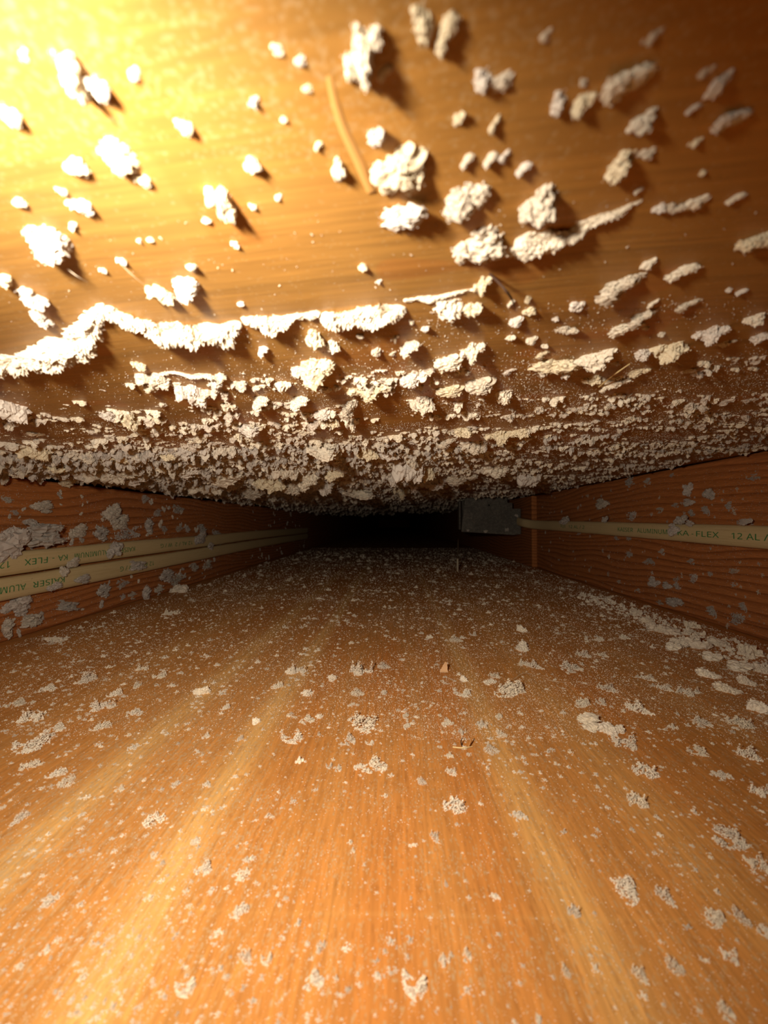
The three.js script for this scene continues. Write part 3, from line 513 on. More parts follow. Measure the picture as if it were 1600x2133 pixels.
const onFloor = [
  [-164.4, -206.4, 4.8, 3.1, 4.8, 0, 'c', 'round dust tuft on the floor close to the two-cable joist'],
  [-93.7, -110.6, 4.9, 3.6, 4.9, -0.7, 'f', 'long slanting dust flake on the floor with a curled upper edge'],
  [-86, -101.1, 2.4, 1.7, 2.4, 0, 'f', 'dust tuft just below the long slanting flake'],
  [-73, -83.2, 1.3, 1.6, 2.3, -0.3, 'f', 'thin upright dust shred low on the floor edge'],
  [-91.2, -133.6, 4.3, 3.9, 4.3, 0, 'f', 'horned dust tuft on the floor, peaks pointing up'],
  [-82.8, -120.9, 3, 1.9, 3, 0, 'f', 'flat dust tuft below the horned tuft'],
  [-112.6, -155.7, 4, 4, 4, -0.5, 'f', 'lacy dust tuft above the horned tuft'],
  [-106.4, -125.4, 4.3, 3.9, 4.3, -0.4, 'f', 'dark-speckled dust tuft on the floor above the long slanting flake'],
  [-94.8, -119.6, 2.8, 1.8, 2.8, 0, 'f', 'low dust shred between the speckled tuft and flat tuft'],
  [-99.1, -168.3, 3.1, 2.6, 3.1, -0.4, 'f', 'small dust tuft above the solid dust chip'],
  [-87.7, -160.4, 2.6, 3.1, 3.1, -0.5, 'f', 'slanting dust shred next to the solid dust chip'],
  [-65.4, -145.4, 3, 2.9, 3, -0.6, 'c', 'solid slanting dust chip on the pale wood band'],
  [-141.3, -270.6, 6.7, 4.3, 6.7, -0.3, 'f', 'stringy dust shred on the floor near the two-cable joist'],
  [-46.7, -83.6, 2.3, 1.6, 2.3, -0.6, 'f', 'curled dust shred on the floor between two pale wood bands'],
  [-31.7, -72.2, 1.6, 1.8, 1.6, -0.3, 'f', 'blurred dust tuft on the second pale wood band'],
  [-9.2, -123.7, 5.3, 3.4, 5.3, -0.2, 'f', 'large crescent-shaped dust tuft in the middle of the floor'],
  [-12, -115, 1.8, 2.2, 3.1, 0.2, 'f', 'lower horn of the large crescent-shaped dust tuft'],
  [-13, -167.2, 5.3, 6, 5.3, 0, 'f', 'ragged dust tuft with a raised hook beyond the crescent tuft'],
  [-23, -158.9, 2, 2.3, 2.9, 0, 'c', 'compact dust crumb beside the hooked tuft'],
  [-40.1, -124.5, 1.4, 1.7, 2, 0, 'c', 'lone compact dust crumb on the orange floor'],
  [-27.5, -115.5, 3.3, 2.1, 3.3, 0, 'f', 'two-pronged dust tuft on the orange floor'],
  [-22.9, -104.6, 1.2, 1.4, 1.2, 0, 'c', 'compact crumb below the two-pronged tuft'],
  [-4.8, -103.1, 3.5, 2.3, 3.5, 0, 'f', 'spread dust tuft below the crescent tuft'],
  [-15.6, -102.9, 0.9, 1.1, 1.5, 0, 'f', 'small dust shred among the shreds in mid floor | shreds in mid floor'],
  [-13.2, -101.8, 0.9, 1.1, 1.5, 0, 'f', 'small dust shred among the shreds in mid floor | shreds in mid floor'],
  [-8.4, -102.6, 1.5, 1, 1.5, 0, 'f', 'small dust shred below the compact dust crumb | shreds in mid floor'],
  [-6.6, -113.8, 1.4, 0.9, 1.4, 0, 'f', 'small dust shred just below the large crescent-shaped dust tuft | shreds in mid floor'],
  [25.3, -159.6, 1.6, 1.9, 2.7, 0, 'c', 'compact crumb beside the curled flake'],
  [22.8, -146.7, 3.4, 2.2, 3.4, 0, 'f', 'spiky dust tuft below the curled flake'],
  [38.7, -149.4, 6.6, 4.7, 6.6, 0, 'f', 'tallest ragged dust tuft on the floor with trailing whiskers'],
  [37.4, -163.6, 2.6, 1.7, 2.6, 0, 'f', 'small dust shred just beside the tallest ragged dust tuft | shreds in mid floor'],
  [34.5, -157, 2.9, 1.9, 2.9, 0, 'f', 'small dust shred just beside the spiky dust tuft | shreds in mid floor'],
  [69.1, -172.7, 5.3, 3.7, 5.3, 0.3, 'f', 'oval dust tuft on the floor beyond the whiskered tuft'],
  [67.6, -232.5, 2.9, 3.4, 4.9, 0.1, 'c', 'upright dust stalk above a round tuft on the dark floor'],
  [58.2, -199, 3.4, 4.1, 5.2, 0, 'c', 'round tuft at the foot of the dust stalk'],
  [55.6, -174.5, 2.8, 3.3, 4.7, 0.5, 'f', 'small dust shred below the upright dust stalk | shreds in mid floor'],
  [51.8, -177.8, 2.2, 2.6, 2.7, 0, 'f', 'small dust shred just above the tallest ragged dust tuft | shreds in mid floor'],
  [59.2, -139.5, 3.3, 2.4, 3.3, 0, 'f', 'looped dust tuft above the long dust slab'],
  [65.8, -140.8, 1.7, 2.1, 2.9, 0, 'f', 'small dust shred just beside the looped dust tuft | shreds in mid floor'],
  [56, -125.7, 4.6, 3, 4.6, 0.5, 'c', 'upper end of the long slanting dust slab'],
  [59.9, -122.1, 3.5, 2.2, 3.5, 0.6, 'c', 'middle of the long slanting dust slab'],
  [60.1, -115.5, 4.5, 2.9, 4.5, 0.5, 'f', 'frayed lower end of the long slanting dust slab'],
  [18.5, -120.3, 1.3, 1.6, 2.3, 0, 'f', 'small dust shred beside the large crescent-shaped dust tuft | shreds in mid floor'],
  [24.5, -111, 2.3, 1.5, 2.3, 0, 'f', 'lacy dust tuft beside the pair of brown splinters'],
  [31, -129.5, 1.3, 1.5, 2.2, 0, 'f', 'small dust shred just below the tallest ragged dust tuft | shreds in mid floor'],
  [24.5, -124.2, 1.8, 2.2, 3.1, 0, 'f', 'small dust shred above the small winged dust tuft | shreds in mid floor'],
  [29, -119.2, 1.3, 1.6, 2.2, 0.5, 'f', 'small dust shred below the oval dust tuft | shreds in mid floor'],
  [15.2, -124.7, 2.1, 1.4, 2.1, 0, 'f', 'small dust shred just below the spiky dust tuft | shreds in mid floor'],
  [57.8, -102.4, 3.3, 2.1, 3.3, 0.4, 'f', 'slanting dust tuft below the long dust slab'],
  [50, -91.5, 2, 2.4, 2.6, 0.3, 'f', 'upright dust tuft lower on the floor under the slanting tuft'],
  [24.3, -86.5, 2, 1.3, 2, 0, 'f', 'small winged dust tuft on the orange floor'],
  [12, -89.1, 2.8, 1.8, 2.8, 0.5, 'f', 'bent dust shred on the orange floor'],
  [7.3, -80.3, 1, 1.2, 1.6, 0, 'f', 'small blurred dust shred below the bent dust shred | shreds on the out-of-focus floor'],
  [13, -100.9, 1.6, 1.3, 1.6, 0, 'f', 'small dust shred just above the bent dust shred | shreds in mid floor'],
  [13.4, -107.9, 1.3, 1.6, 1.3, 0, 'f', 'small dust shred among the shreds in mid floor | shreds in mid floor'],
  [6.1, -97, 1.2, 1.3, 1.2, 0, 'f', 'small dust shred beside the bent dust shred | shreds in mid floor'],
  [36, -69.8, 2.8, 1.8, 2.8, 0.6, 'f', 'string of dust tufts in a slanting line'],
  [41.6, -68.6, 1.3, 1.5, 2.1, 0, 'f', 'tall blurred dust tuft beside the slanting line of tufts'],
  [26.5, -65.7, 1.1, 1.4, 1.1, 0.4, 'f', 'small blurred dust shred below the upright dust tuft lower | shreds on the out-of-focus floor'],
  [15.4, -68.1, 1, 0.6, 1, 0, 'f', 'small blurred dust shred among the shreds on the out-of-focus floor | shreds on the out-of-focus floor'],
  [8.2, -70.2, 0.4, 0.5, 0.7, 0, 'f', 'small blurred dust shred above the big blurred dust tuft leaning | shreds on the out-of-focus floor'],
  [2.4, -55.3, 2, 1.3, 2, -0.6, 'f', 'big blurred dust tuft leaning at the very front of the floor'],
  [-26.1, -54.2, 1.5, 0.9, 1.5, 0, 'f', 'white blurred dust tuft beside the greenish grain streaks'],
  [-19.7, -57.8, 0.9, 1.1, 1.3, 0.5, 'f', 'small blurred dust shred beside the white blurred dust tuft | shreds on the out-of-focus floor'],
  [-17, -57.8, 0.9, 1, 1, 0, 'f', 'small blurred dust shred among the shreds on the out-of-focus floor | shreds on the out-of-focus floor'],
  [-10.2, -55.4, 1.5, 1, 1.5, 0, 'f', 'small blurred dust shred among the shreds on the out-of-focus floor | shreds on the out-of-focus floor'],
  [-10.1, -59.6, 0.7, 0.9, 1.1, -0.3, 'f', 'small blurred dust shred among the shreds on the out-of-focus floor | shreds on the out-of-focus floor'],
  [-24.8, -61.3, 0.9, 0.6, 0.9, 0, 'f', 'small blurred dust shred above the white blurred dust tuft | shreds on the out-of-focus floor'],
  [6.5, -58.2, 0.9, 1.1, 1.1, 0, 'f', 'small blurred dust shred beside the big blurred dust tuft leaning | shreds on the out-of-focus floor'],
  [9.6, -59, 0.7, 0.9, 1.2, 0, 'f', 'small blurred dust shred below the small winged dust tuft | shreds on the out-of-focus floor'],
  [36.3, -58.1, 1.2, 1.5, 1.3, 0.4, 'f', 'blurred dust tuft at the front below the tall one'],
  [44.6, -59.8, 1.5, 0.9, 1.5, 0.4, 'f', 'small blurred dust shred among the shreds on the out-of-focus floor | shreds on the out-of-focus floor'],
  [60.4, -81, 3.5, 2.2, 3.5, 0.6, 'f', 'streaky dust drift slanting toward the picture edge'],
  [61.1, -75.6, 2.3, 1.9, 2.3, 0.6, 'f', 'small blurred dust shred beside the streaky dust drift slanting | shreds on the out-of-focus floor'],
  [31.2, -56.9, 1, 1.2, 1.3, 0, 'f', 'small blurred dust shred below the tall blurred dust tuft | shreds on the out-of-focus floor'],
  [39, -53.1, 1, 1.2, 1.2, 0, 'f', 'small blurred dust shred among the shreds on the out-of-focus floor | shreds on the out-of-focus floor'],
  [50.6, -65.4, 1, 1.3, 1.8, 0, 'f', 'small blurred dust shred below the streaky dust drift slanting | shreds on the out-of-focus floor'],
  [51.9, -63.3, 0.9, 1.1, 1.4, 0, 'f', 'small blurred dust shred among the shreds on the out-of-focus floor | shreds on the out-of-focus floor'],
  [46.4, -65.3, 2, 1.3, 2, 0, 'f', 'small blurred dust shred beside the tall blurred dust tuft | shreds on the out-of-focus floor'],
  [22, -57.2, 0.6, 0.8, 1.1, 0, 'f', 'small blurred dust shred among the shreds on the out-of-focus floor | shreds on the out-of-focus floor'],
  [-23.1, -64.9, 1.6, 1, 1.6, 0, 'f', 'small blurred dust shred among the shreds on the out-of-focus floor | shreds on the out-of-focus floor'],
  [-25.4, -74.2, 0.8, 1, 0.9, 0, 'f', 'small blurred dust shred among the shreds on the out-of-focus floor | shreds on the out-of-focus floor'],
  [-25, -71.2, 1.5, 1, 1.5, 0, 'f', 'small blurred dust shred among the shreds on the out-of-focus floor | shreds on the out-of-focus floor'],
  [-52.7, -65.8, 1.5, 0.9, 1.5, 0, 'f', 'small blurred dust shred below the thin upright dust shred | shreds on the out-of-focus floor'],
  [-47.1, -58.2, 0.7, 0.9, 0.8, 0, 'f', 'small blurred dust shred among the shreds on the out-of-focus floor | shreds on the out-of-focus floor'],
  [-48.9, -56.1, 0.8, 0.5, 0.8, 0, 'f', 'small blurred dust shred among the shreds on the out-of-focus floor | shreds on the out-of-focus floor'],
  [-36, -78.3, 1.1, 0.7, 1.1, 0, 'f', 'small blurred dust shred below the two-pronged dust tuft | shreds on the out-of-focus floor'],
  [-41.8, -74.9, 0.9, 0.6, 0.9, 0, 'f', 'small blurred dust shred below the curled dust shred | shreds on the out-of-focus floor'],
  [-2.3, -56, 0.7, 0.8, 0.8, 0, 'f', 'small blurred dust shred among the shreds on the out-of-focus floor | shreds on the out-of-focus floor'],
  [16.6, -51.7, 0.5, 0.6, 0.9, 0, 'f', 'small blurred dust shred among the shreds on the out-of-focus floor | shreds on the out-of-focus floor'],
  [-7.4, -76.8, 0.5, 0.6, 0.8, 0, 'f', 'small blurred dust shred among the shreds on the out-of-focus floor | shreds on the out-of-focus floor'],
  [141.5, -232, 8.6, 6.6, 8.6, 0, 't', 'dust heap on the floor where the drift along the single-cable joist begins'],
  [137.5, -205.7, 8.8, 5.7, 8.8, 0, 't', 'broad dust heap in the drift along the single-cable joist'],
  [153.6, -208.1, 6.1, 4.4, 6.1, 0, 't', 'packed dust heap among the heaps in the drift | heaps in the drift'],
  [155.7, -194.2, 5.3, 4.9, 5.3, 0, 't', 'packed dust heap among the heaps in the drift | heaps in the drift'],
  [134, -187.2, 4.6, 3.2, 4.6, 0, 't', 'packed dust heap above the slanting dust tuft | heaps in the drift'],
  [135.4, -174.8, 5.2, 3.3, 5.2, 0, 't', 'packed dust heap among the heaps in the drift | heaps in the drift'],
  [142.6, -171.3, 3.4, 4, 5.7, 0, 't', 'packed dust heap among the heaps in the drift | heaps in the drift'],
  [126.9, -201.3, 4, 3.2, 4, 0, 't', 'packed dust heap just beside the broad dust heap | heaps in the drift'],
  [146.7, -254, 5, 3.9, 5, 0, 't', 'packed dust heap among the heaps in the drift | heaps in the drift'],
  [150.7, -273.5, 4, 4.2, 4, 0, 't', 'packed dust heap among the heaps in the drift | heaps in the drift'],
  [164, -243.1, 4.8, 3.7, 4.8, 0, 't', 'packed dust heap just above the broad dust heap | heaps in the drift'],
  [118.1, -166.3, 4.4, 3.2, 4.4, 0, 't', 'packed dust heap below the broad dust heap | heaps in the drift'],
  [114.4, -152.1, 4.5, 3.1, 4.5, 0, 't', 'packed dust heap among the heaps in the drift | heaps in the drift'],
  [126.2, -158.7, 3.1, 3.6, 3.1, 0, 't', 'packed dust heap among the heaps in the drift | heaps in the drift'],
  [111.4, -135.8, 3.3, 3.9, 3.3, 0, 't', 'packed dust heap among the heaps in the drift | heaps in the drift'],
  [99.1, -149.8, 4.6, 2.9, 4.6, 0, 'f', 'small dust shred above the upright dust tuft lower | shreds outside the drift'],
  [93.6, -152.7, 2.8, 2.1, 2.8, 0, 'f', 'small dust shred among the shreds outside the drift | shreds outside the drift'],
  [93.4, -162.2, 3, 2, 3, 0, 'f', 'small dust shred among the shreds outside the drift | shreds outside the drift'],
  [74.8, -135.2, 3, 3.6, 4.8, 0.4, 'f', 'small dust shred among the shreds outside the drift | shreds outside the drift'],
  [78.1, -124.3, 1.5, 1.8, 1.7, 0, 'f', 'small dust shred above the streaky dust drift slanting | shreds outside the drift'],
  [87.8, -126.9, 3.1, 2.5, 3.1, 0, 'f', 'small dust shred among the shreds outside the drift | shreds outside the drift'],
  [98.9, -127.2, 3.9, 2.5, 3.9, 0, 'f', 'small dust shred among the shreds outside the drift | shreds outside the drift'],
  [73.5, -151.9, 3.7, 2.4, 3.7, 0, 'f', 'small dust shred beside the upright dust stalk | shreds outside the drift'],
  [81.6, -189.5, 3.5, 3.1, 3.5, 0, 'f', 'small dust shred just beside the oval dust tuft | shreds outside the drift'],
  [75.9, -111.5, 2.7, 1.8, 2.7, 0, 'f', 'small dust shred beside the slanting dust tuft | shreds outside the drift'],
  [87.3, -109.5, 2.7, 3.2, 2.7, 0, 'f', 'small dust shred among the shreds outside the drift | shreds outside the drift'],
  [74.2, -101.2, 2.5, 1.6, 2.5, 0, 'f', 'small dust shred above the tall blurred dust tuft | shreds outside the drift'],
  [77.9, -95.4, 2.3, 2.5, 2.3, 0, 'f', 'small dust shred beside the upright dust tuft lower | shreds outside the drift'],
  [114.4, -218.7, 3.2, 2.5, 3.2, 0, 'f', 'small dust shred among the shreds outside the drift | shreds outside the drift'],
  [100.3, -213.9, 2.9, 2.5, 2.9, 0, 'f', 'small dust shred among the shreds outside the drift | shreds outside the drift'],
  [90, -189.8, 2.8, 2, 2.8, 0, 'f', 'small dust shred above the looped dust tuft | shreds outside the drift'],
  [30, -212, 3.9, 2.6, 3.9, 0, 'f', 'small dust shred among the shreds in mid floor | shreds in mid floor'],
  [40.1, -223.2, 2.2, 2.6, 3.1, 0, 'f', 'small dust shred above the spiky dust tuft | shreds in mid floor'],
  [17.5, -216.5, 2.1, 2.3, 2.1, 0, 'f', 'small dust shred among the shreds in mid floor | shreds in mid floor'],
  [-179.4, -356.3, 8.8, 6.7, 8.8, 0, 'c', 'dust tuft where the floor meets the two-cable joist'],
  [-78.8, -129.6, 3.2, 2, 3.2, 0, 'f', 'small dust shred below the slanting dust shred | shreds toward the two-cable joist'],
  [-120, -147.3, 3.6, 2.3, 3.6, 0, 'f', 'small dust shred just above the dark-speckled dust tuft | shreds toward the two-cable joist'],
  [-120.4, -135.4, 3.3, 2.1, 3.3, 0, 'f', 'small dust shred just beside the dark-speckled dust tuft | shreds toward the two-cable joist'],
  [-93.7, -143.3, 2.6, 2.7, 2.6, 0, 'f', 'small dust shred just beside the horned dust tuft | shreds toward the two-cable joist'],
  [-90.8, -150.5, 1.7, 2, 2.8, 0, 'f', 'small dust shred just below the small dust tuft | shreds toward the two-cable joist'],
  [-77.6, -98.5, 2.4, 1.5, 2.4, 0, 'f', 'small dust shred below the long slanting dust flake | shreds toward the two-cable joist'],
  [-72.6, -95, 2.3, 1.5, 2.3, -0.4, 'f', 'small dust shred below the low dust shred | shreds toward the two-cable joist'],
  [-67.2, -109.7, 1.6, 1.2, 1.6, 0, 'f', 'small dust shred below the horned dust tuft | shreds toward the two-cable joist'],
  [-48.1, -94.9, 0.9, 1.1, 1.3, 0, 'f', 'small dust shred above the curled dust shred | shreds toward the two-cable joist'],
  [-59.4, -92.9, 1.1, 1.2, 1.1, 0, 'f', 'small dust shred beside the curled dust shred | shreds toward the two-cable joist'],
  [-41.4, -94.9, 1.2, 1.4, 1.3, 0, 'f', 'small dust shred among the shreds toward the two-cable joist | shreds toward the two-cable joist'],
  [-52.6, -133.9, 1.5, 1.8, 1.9, 0, 'f', 'small dust shred just beside the solid slanting dust chip | shreds toward the two-cable joist'],
  [-37.5, -166.8, 4.1, 4.1, 4.1, -0.4, 'f', 'small dust shred above the lone compact dust crumb | shreds toward the two-cable joist'],
  [-41.2, -151.4, 2.4, 2.4, 2.4, 0, 'f', 'small dust shred beside the stringy dust shred | shreds toward the two-cable joist'],
  [-29.5, -145.5, 2.5, 2.1, 2.5, 0, 'f', 'small dust shred just beside the compact dust crumb | shreds toward the two-cable joist'],
  [-40.1, -165.6, 2.4, 2.8, 2.4, 0, 'f', 'small dust shred beside the small dust tuft | shreds toward the two-cable joist'],
  [-82.1, -163.9, 1.8, 1.2, 1.8, 0, 'f', 'small dust shred just beside the slanting dust shred | shreds toward the two-cable joist'],
  [-50.8, -116.1, 1.1, 1.4, 1.6, 0, 'f', 'small dust shred below the solid slanting dust chip | shreds toward the two-cable joist'],
  [-41.3, -115, 1.1, 1.4, 1.6, 0, 'f', 'small dust shred just below the lone compact dust crumb | shreds toward the two-cable joist'],
  [-25.6, -126.4, 2.6, 1.7, 2.6, 0, 'f', 'small dust shred just above the two-pronged dust tuft | shreds in mid floor'],
  [-22.4, -128.5, 1.4, 1.3, 1.4, 0, 'f', 'small dust shred just beside the two-pronged dust tuft | shreds in mid floor'],
  [-12.5, -146, 2.7, 2, 2.7, 0, 'f', 'small dust shred just above the large crescent-shaped dust tuft | shreds in mid floor'],
  [-4.3, -173, 3.2, 2, 3.2, 0, 'f', 'small dust shred among the shreds in mid floor | shreds in mid floor'],
  [-3.6, -146.8, 1.3, 1.5, 2.1, 0, 'f', 'small dust shred beside the lone compact dust crumb | shreds in mid floor'],
  [3.5, -122.9, 1.2, 1.4, 2.1, 0, 'f', 'small dust shred among the shreds in mid floor | shreds in mid floor'],
  [3.3, -129.6, 1.1, 1.3, 1.9, 0, 'f', 'small dust shred beside the small winged dust tuft | shreds in mid floor'],
];
for (const [x, z, a, b, c, yaw, kind, note] of onFloor) dust(kind === 'f' ? 'dust_shred' : 'dust_clump', kind, [a / 1100, b / 1150, c / 1100], yaw, note, [x / 1000, 0, z / 1000], STAND, dustOf(PALE));
// on the joists: height, z, half height, thickness, half length, turn, kind, label, distance of the surface
const onFirstJoist = [
  [47.2, -198.6, 9.3, 6, 10.9, 0, 't', 'largest grey dust mound spilling over the upper cable at the picture edge', 182],
  [51.8, -217.8, 7.8, 6, 13.1, 0, 't', 'bushy grey dust mound sitting on the upper cable', 182],
  [66.2, -223.7, 3.7, 3.7, 8.6, 0, 't', 'flat grey dust patch high on the two-cable joist', 188],
  [69, -203.8, 2, 2, 3.7, 0, 'f', 'small grey dust tuft above the largest grey dust mound | tufts high on the two-cable joist', 188],
  [62.5, -207.9, 1.4, 1.4, 2.8, 0, 'f', 'small grey dust tuft just beside the flat grey dust patch | tufts high on the two-cable joist', 188],
  [63.5, -278.8, 7.8, 6, 9.2, 0, 't', 'hooked grey dust tuft high on the two-cable joist', 188],
  [57.8, -288.8, 5.8, 5.8, 8.4, 0, 't', 'lower curl of the hooked grey tuft on the joist', 188],
  [52.7, -249.9, 4.7, 4.7, 7.4, 0, 't', 'grey dust tuft above the upper cable after the mounds', 188],
  [50.5, -268.5, 5.4, 5.4, 9.9, 0, 't', 'broad tuft in the row above the upper cable', 188],
  [49.8, -292.6, 4.6, 4.6, 9.2, 0, 'f', 'small grey dust tuft just below the hooked grey dust tuft | tufts in the row above the upper cable', 188],
  [54.9, -321.2, 6.5, 6, 8, 0, 't', 'upright tuft in the row above the upper cable', 188],
  [52.3, -344.9, 2.7, 2.7, 6.5, 0, 'f', 'small grey dust tuft above the square dust tuft | tufts in the row above the upper cable', 188],
  [52, -369.8, 2.9, 2.9, 5.7, 0, 'f', 'small grey dust tuft among the tufts in the row above the upper cable | tufts in the row above the upper cable', 188],
  [51.7, -383.6, 3.4, 3.4, 6.1, 0, 'f', 'small grey dust tuft among the tufts in the row above the upper cable | tufts in the row above the upper cable', 188],
  [50.9, -306.3, 4.4, 4.4, 5, 0, 'f', 'small grey dust tuft just beside the hooked grey dust tuft | tufts in the row above the upper cable', 188],
  [51.3, -412.4, 5.1, 5.1, 9.1, 0, 'f', 'small grey dust tuft among the tufts in the row above the upper cable | tufts in the row above the upper cable', 188],
  [40.1, -273.7, 5.8, 5.8, 9.2, 0, 't', 'dust tuft draped across the upper cable', 182],
  [35.1, -238.7, 3.2, 3.2, 4.9, 0, 't', 'dust strand crossing both cables', 182],
  [31, -231.8, 3.1, 3.1, 2.6, 0, 't', 'lower part of the dust strand crossing both cables', 182],
  [27.3, -299.8, 4, 4, 9.6, 0, 't', 'ragged dust fringe under the lower cable past the print', 182],
  [24.9, -246.3, 3, 3, 7.3, 0, 't', 'long dust beard hanging under the lower cable', 182],
  [23.6, -225.3, 2.5, 2.5, 6, 0, 't', 'dust lump at the end of the long beard under the lower cable', 182],
  [24.8, -331.6, 3.7, 3.7, 8.9, 0, 'f', 'grey dust tuft just beside the ragged dust fringe | tufts below both cables', 188],
  [16.5, -209, 6.3, 6, 9.3, 0, 't', 'wide grey dust mass below the lower cable at the picture edge', 188],
  [7.5, -217.6, 4.4, 4.4, 5.6, 0, 't', 'dust patch below the wide grey mass', 188],
  [6.5, -203.5, 5.7, 5.7, 4.5, 0, 't', 'dust strip down the joist at the picture edge', 188],
  [9.8, -243.4, 3.5, 3.5, 8.5, -0.2, 't', 'long dust tuft on the joist below the cables', 188],
  [13.6, -271.6, 5.2, 5.2, 9.6, 0, 't', 'square dust tuft on the joist below the cables', 188],
  [15.7, -293.4, 3, 3, 7.1, 0, 'f', 'grey dust tuft just below the ragged dust fringe | tufts below both cables', 188],
  [3.8, -319.2, 7.1, 6, 7.3, 0, 't', 'dust tuft at the foot of the joist below a dark crack', 188],
  [13.9, -347.2, 6.6, 6, 15.8, 0, 't', 'dust smear low on the joist past the dark crack', 188],
  [8.4, -365, 4.9, 4.9, 9.5, 0, 'f', 'grey dust tuft beside the grey dust tuft | tufts below both cables', 188],
  [15.7, -397.3, 4.4, 4.4, 9.4, 0, 'f', 'grey dust tuft among the tufts below both cables | tufts below both cables', 188],
  [15.6, -426, 5.2, 5.2, 9.7, 0, 'f', 'grey dust tuft among the tufts below both cables | tufts below both cables', 188],
  [5.6, -304.5, 3.1, 3.1, 5.5, 0, 'f', 'grey dust tuft beside the long dust beard | tufts below both cables', 188],
  [3.5, -338.9, 5.7, 5.7, 6.8, 0, 'f', 'grey dust tuft beside the long dust tuft | tufts below both cables', 188],
  [6.4, -293.6, 2.3, 2.3, 3.6, 0, 'f', 'grey dust tuft just beside the square dust tuft | tufts below both cables', 188],
  [43.5, -396.4, 6.6, 6, 11.6, 0, 't', 'dust tuft on the upper cable where the cables draw together', 182],
  [34.2, -418.4, 4.2, 4.2, 10.1, 0, 't', 'dust tuft on the lower cable where the cables draw together', 182],
  [65.4, -334.7, 3.4, 3.4, 4.7, 0, 'f', 'small grey dust tuft beside the bushy grey dust mound | tufts high on the two-cable joist', 188],
  [69.4, -367.7, 4.1, 4.1, 9.6, 0, 'f', 'small grey dust tuft among the tufts high on the two-cable joist | tufts high on the two-cable joist', 188],
  [75.1, -317.6, 3.5, 3.5, 3.6, 0, 'f', 'small grey dust tuft above the ragged dust fringe | tufts high on the two-cable joist', 188],
  [46.7, -448.3, 4.5, 4.5, 10.8, 0, 'f', 'small grey dust tuft among the tufts in the row above the upper cable | tufts in the row above the upper cable', 188],
  [40.7, -474.2, 5.3, 5.3, 12, 0, 'f', 'small grey dust tuft among the tufts in the row above the upper cable | tufts in the row above the upper cable', 188],
];
for (const [y, z, h, t, l, yaw, kind, note, d] of onFirstJoist) dust('dust_tuft', kind, [h / 1000, t / 1000, l / 1000], yaw, note, [-d / 1000, y / 1000, z / 1000], turnTo(1, 0, 0), dustOf(GREY));
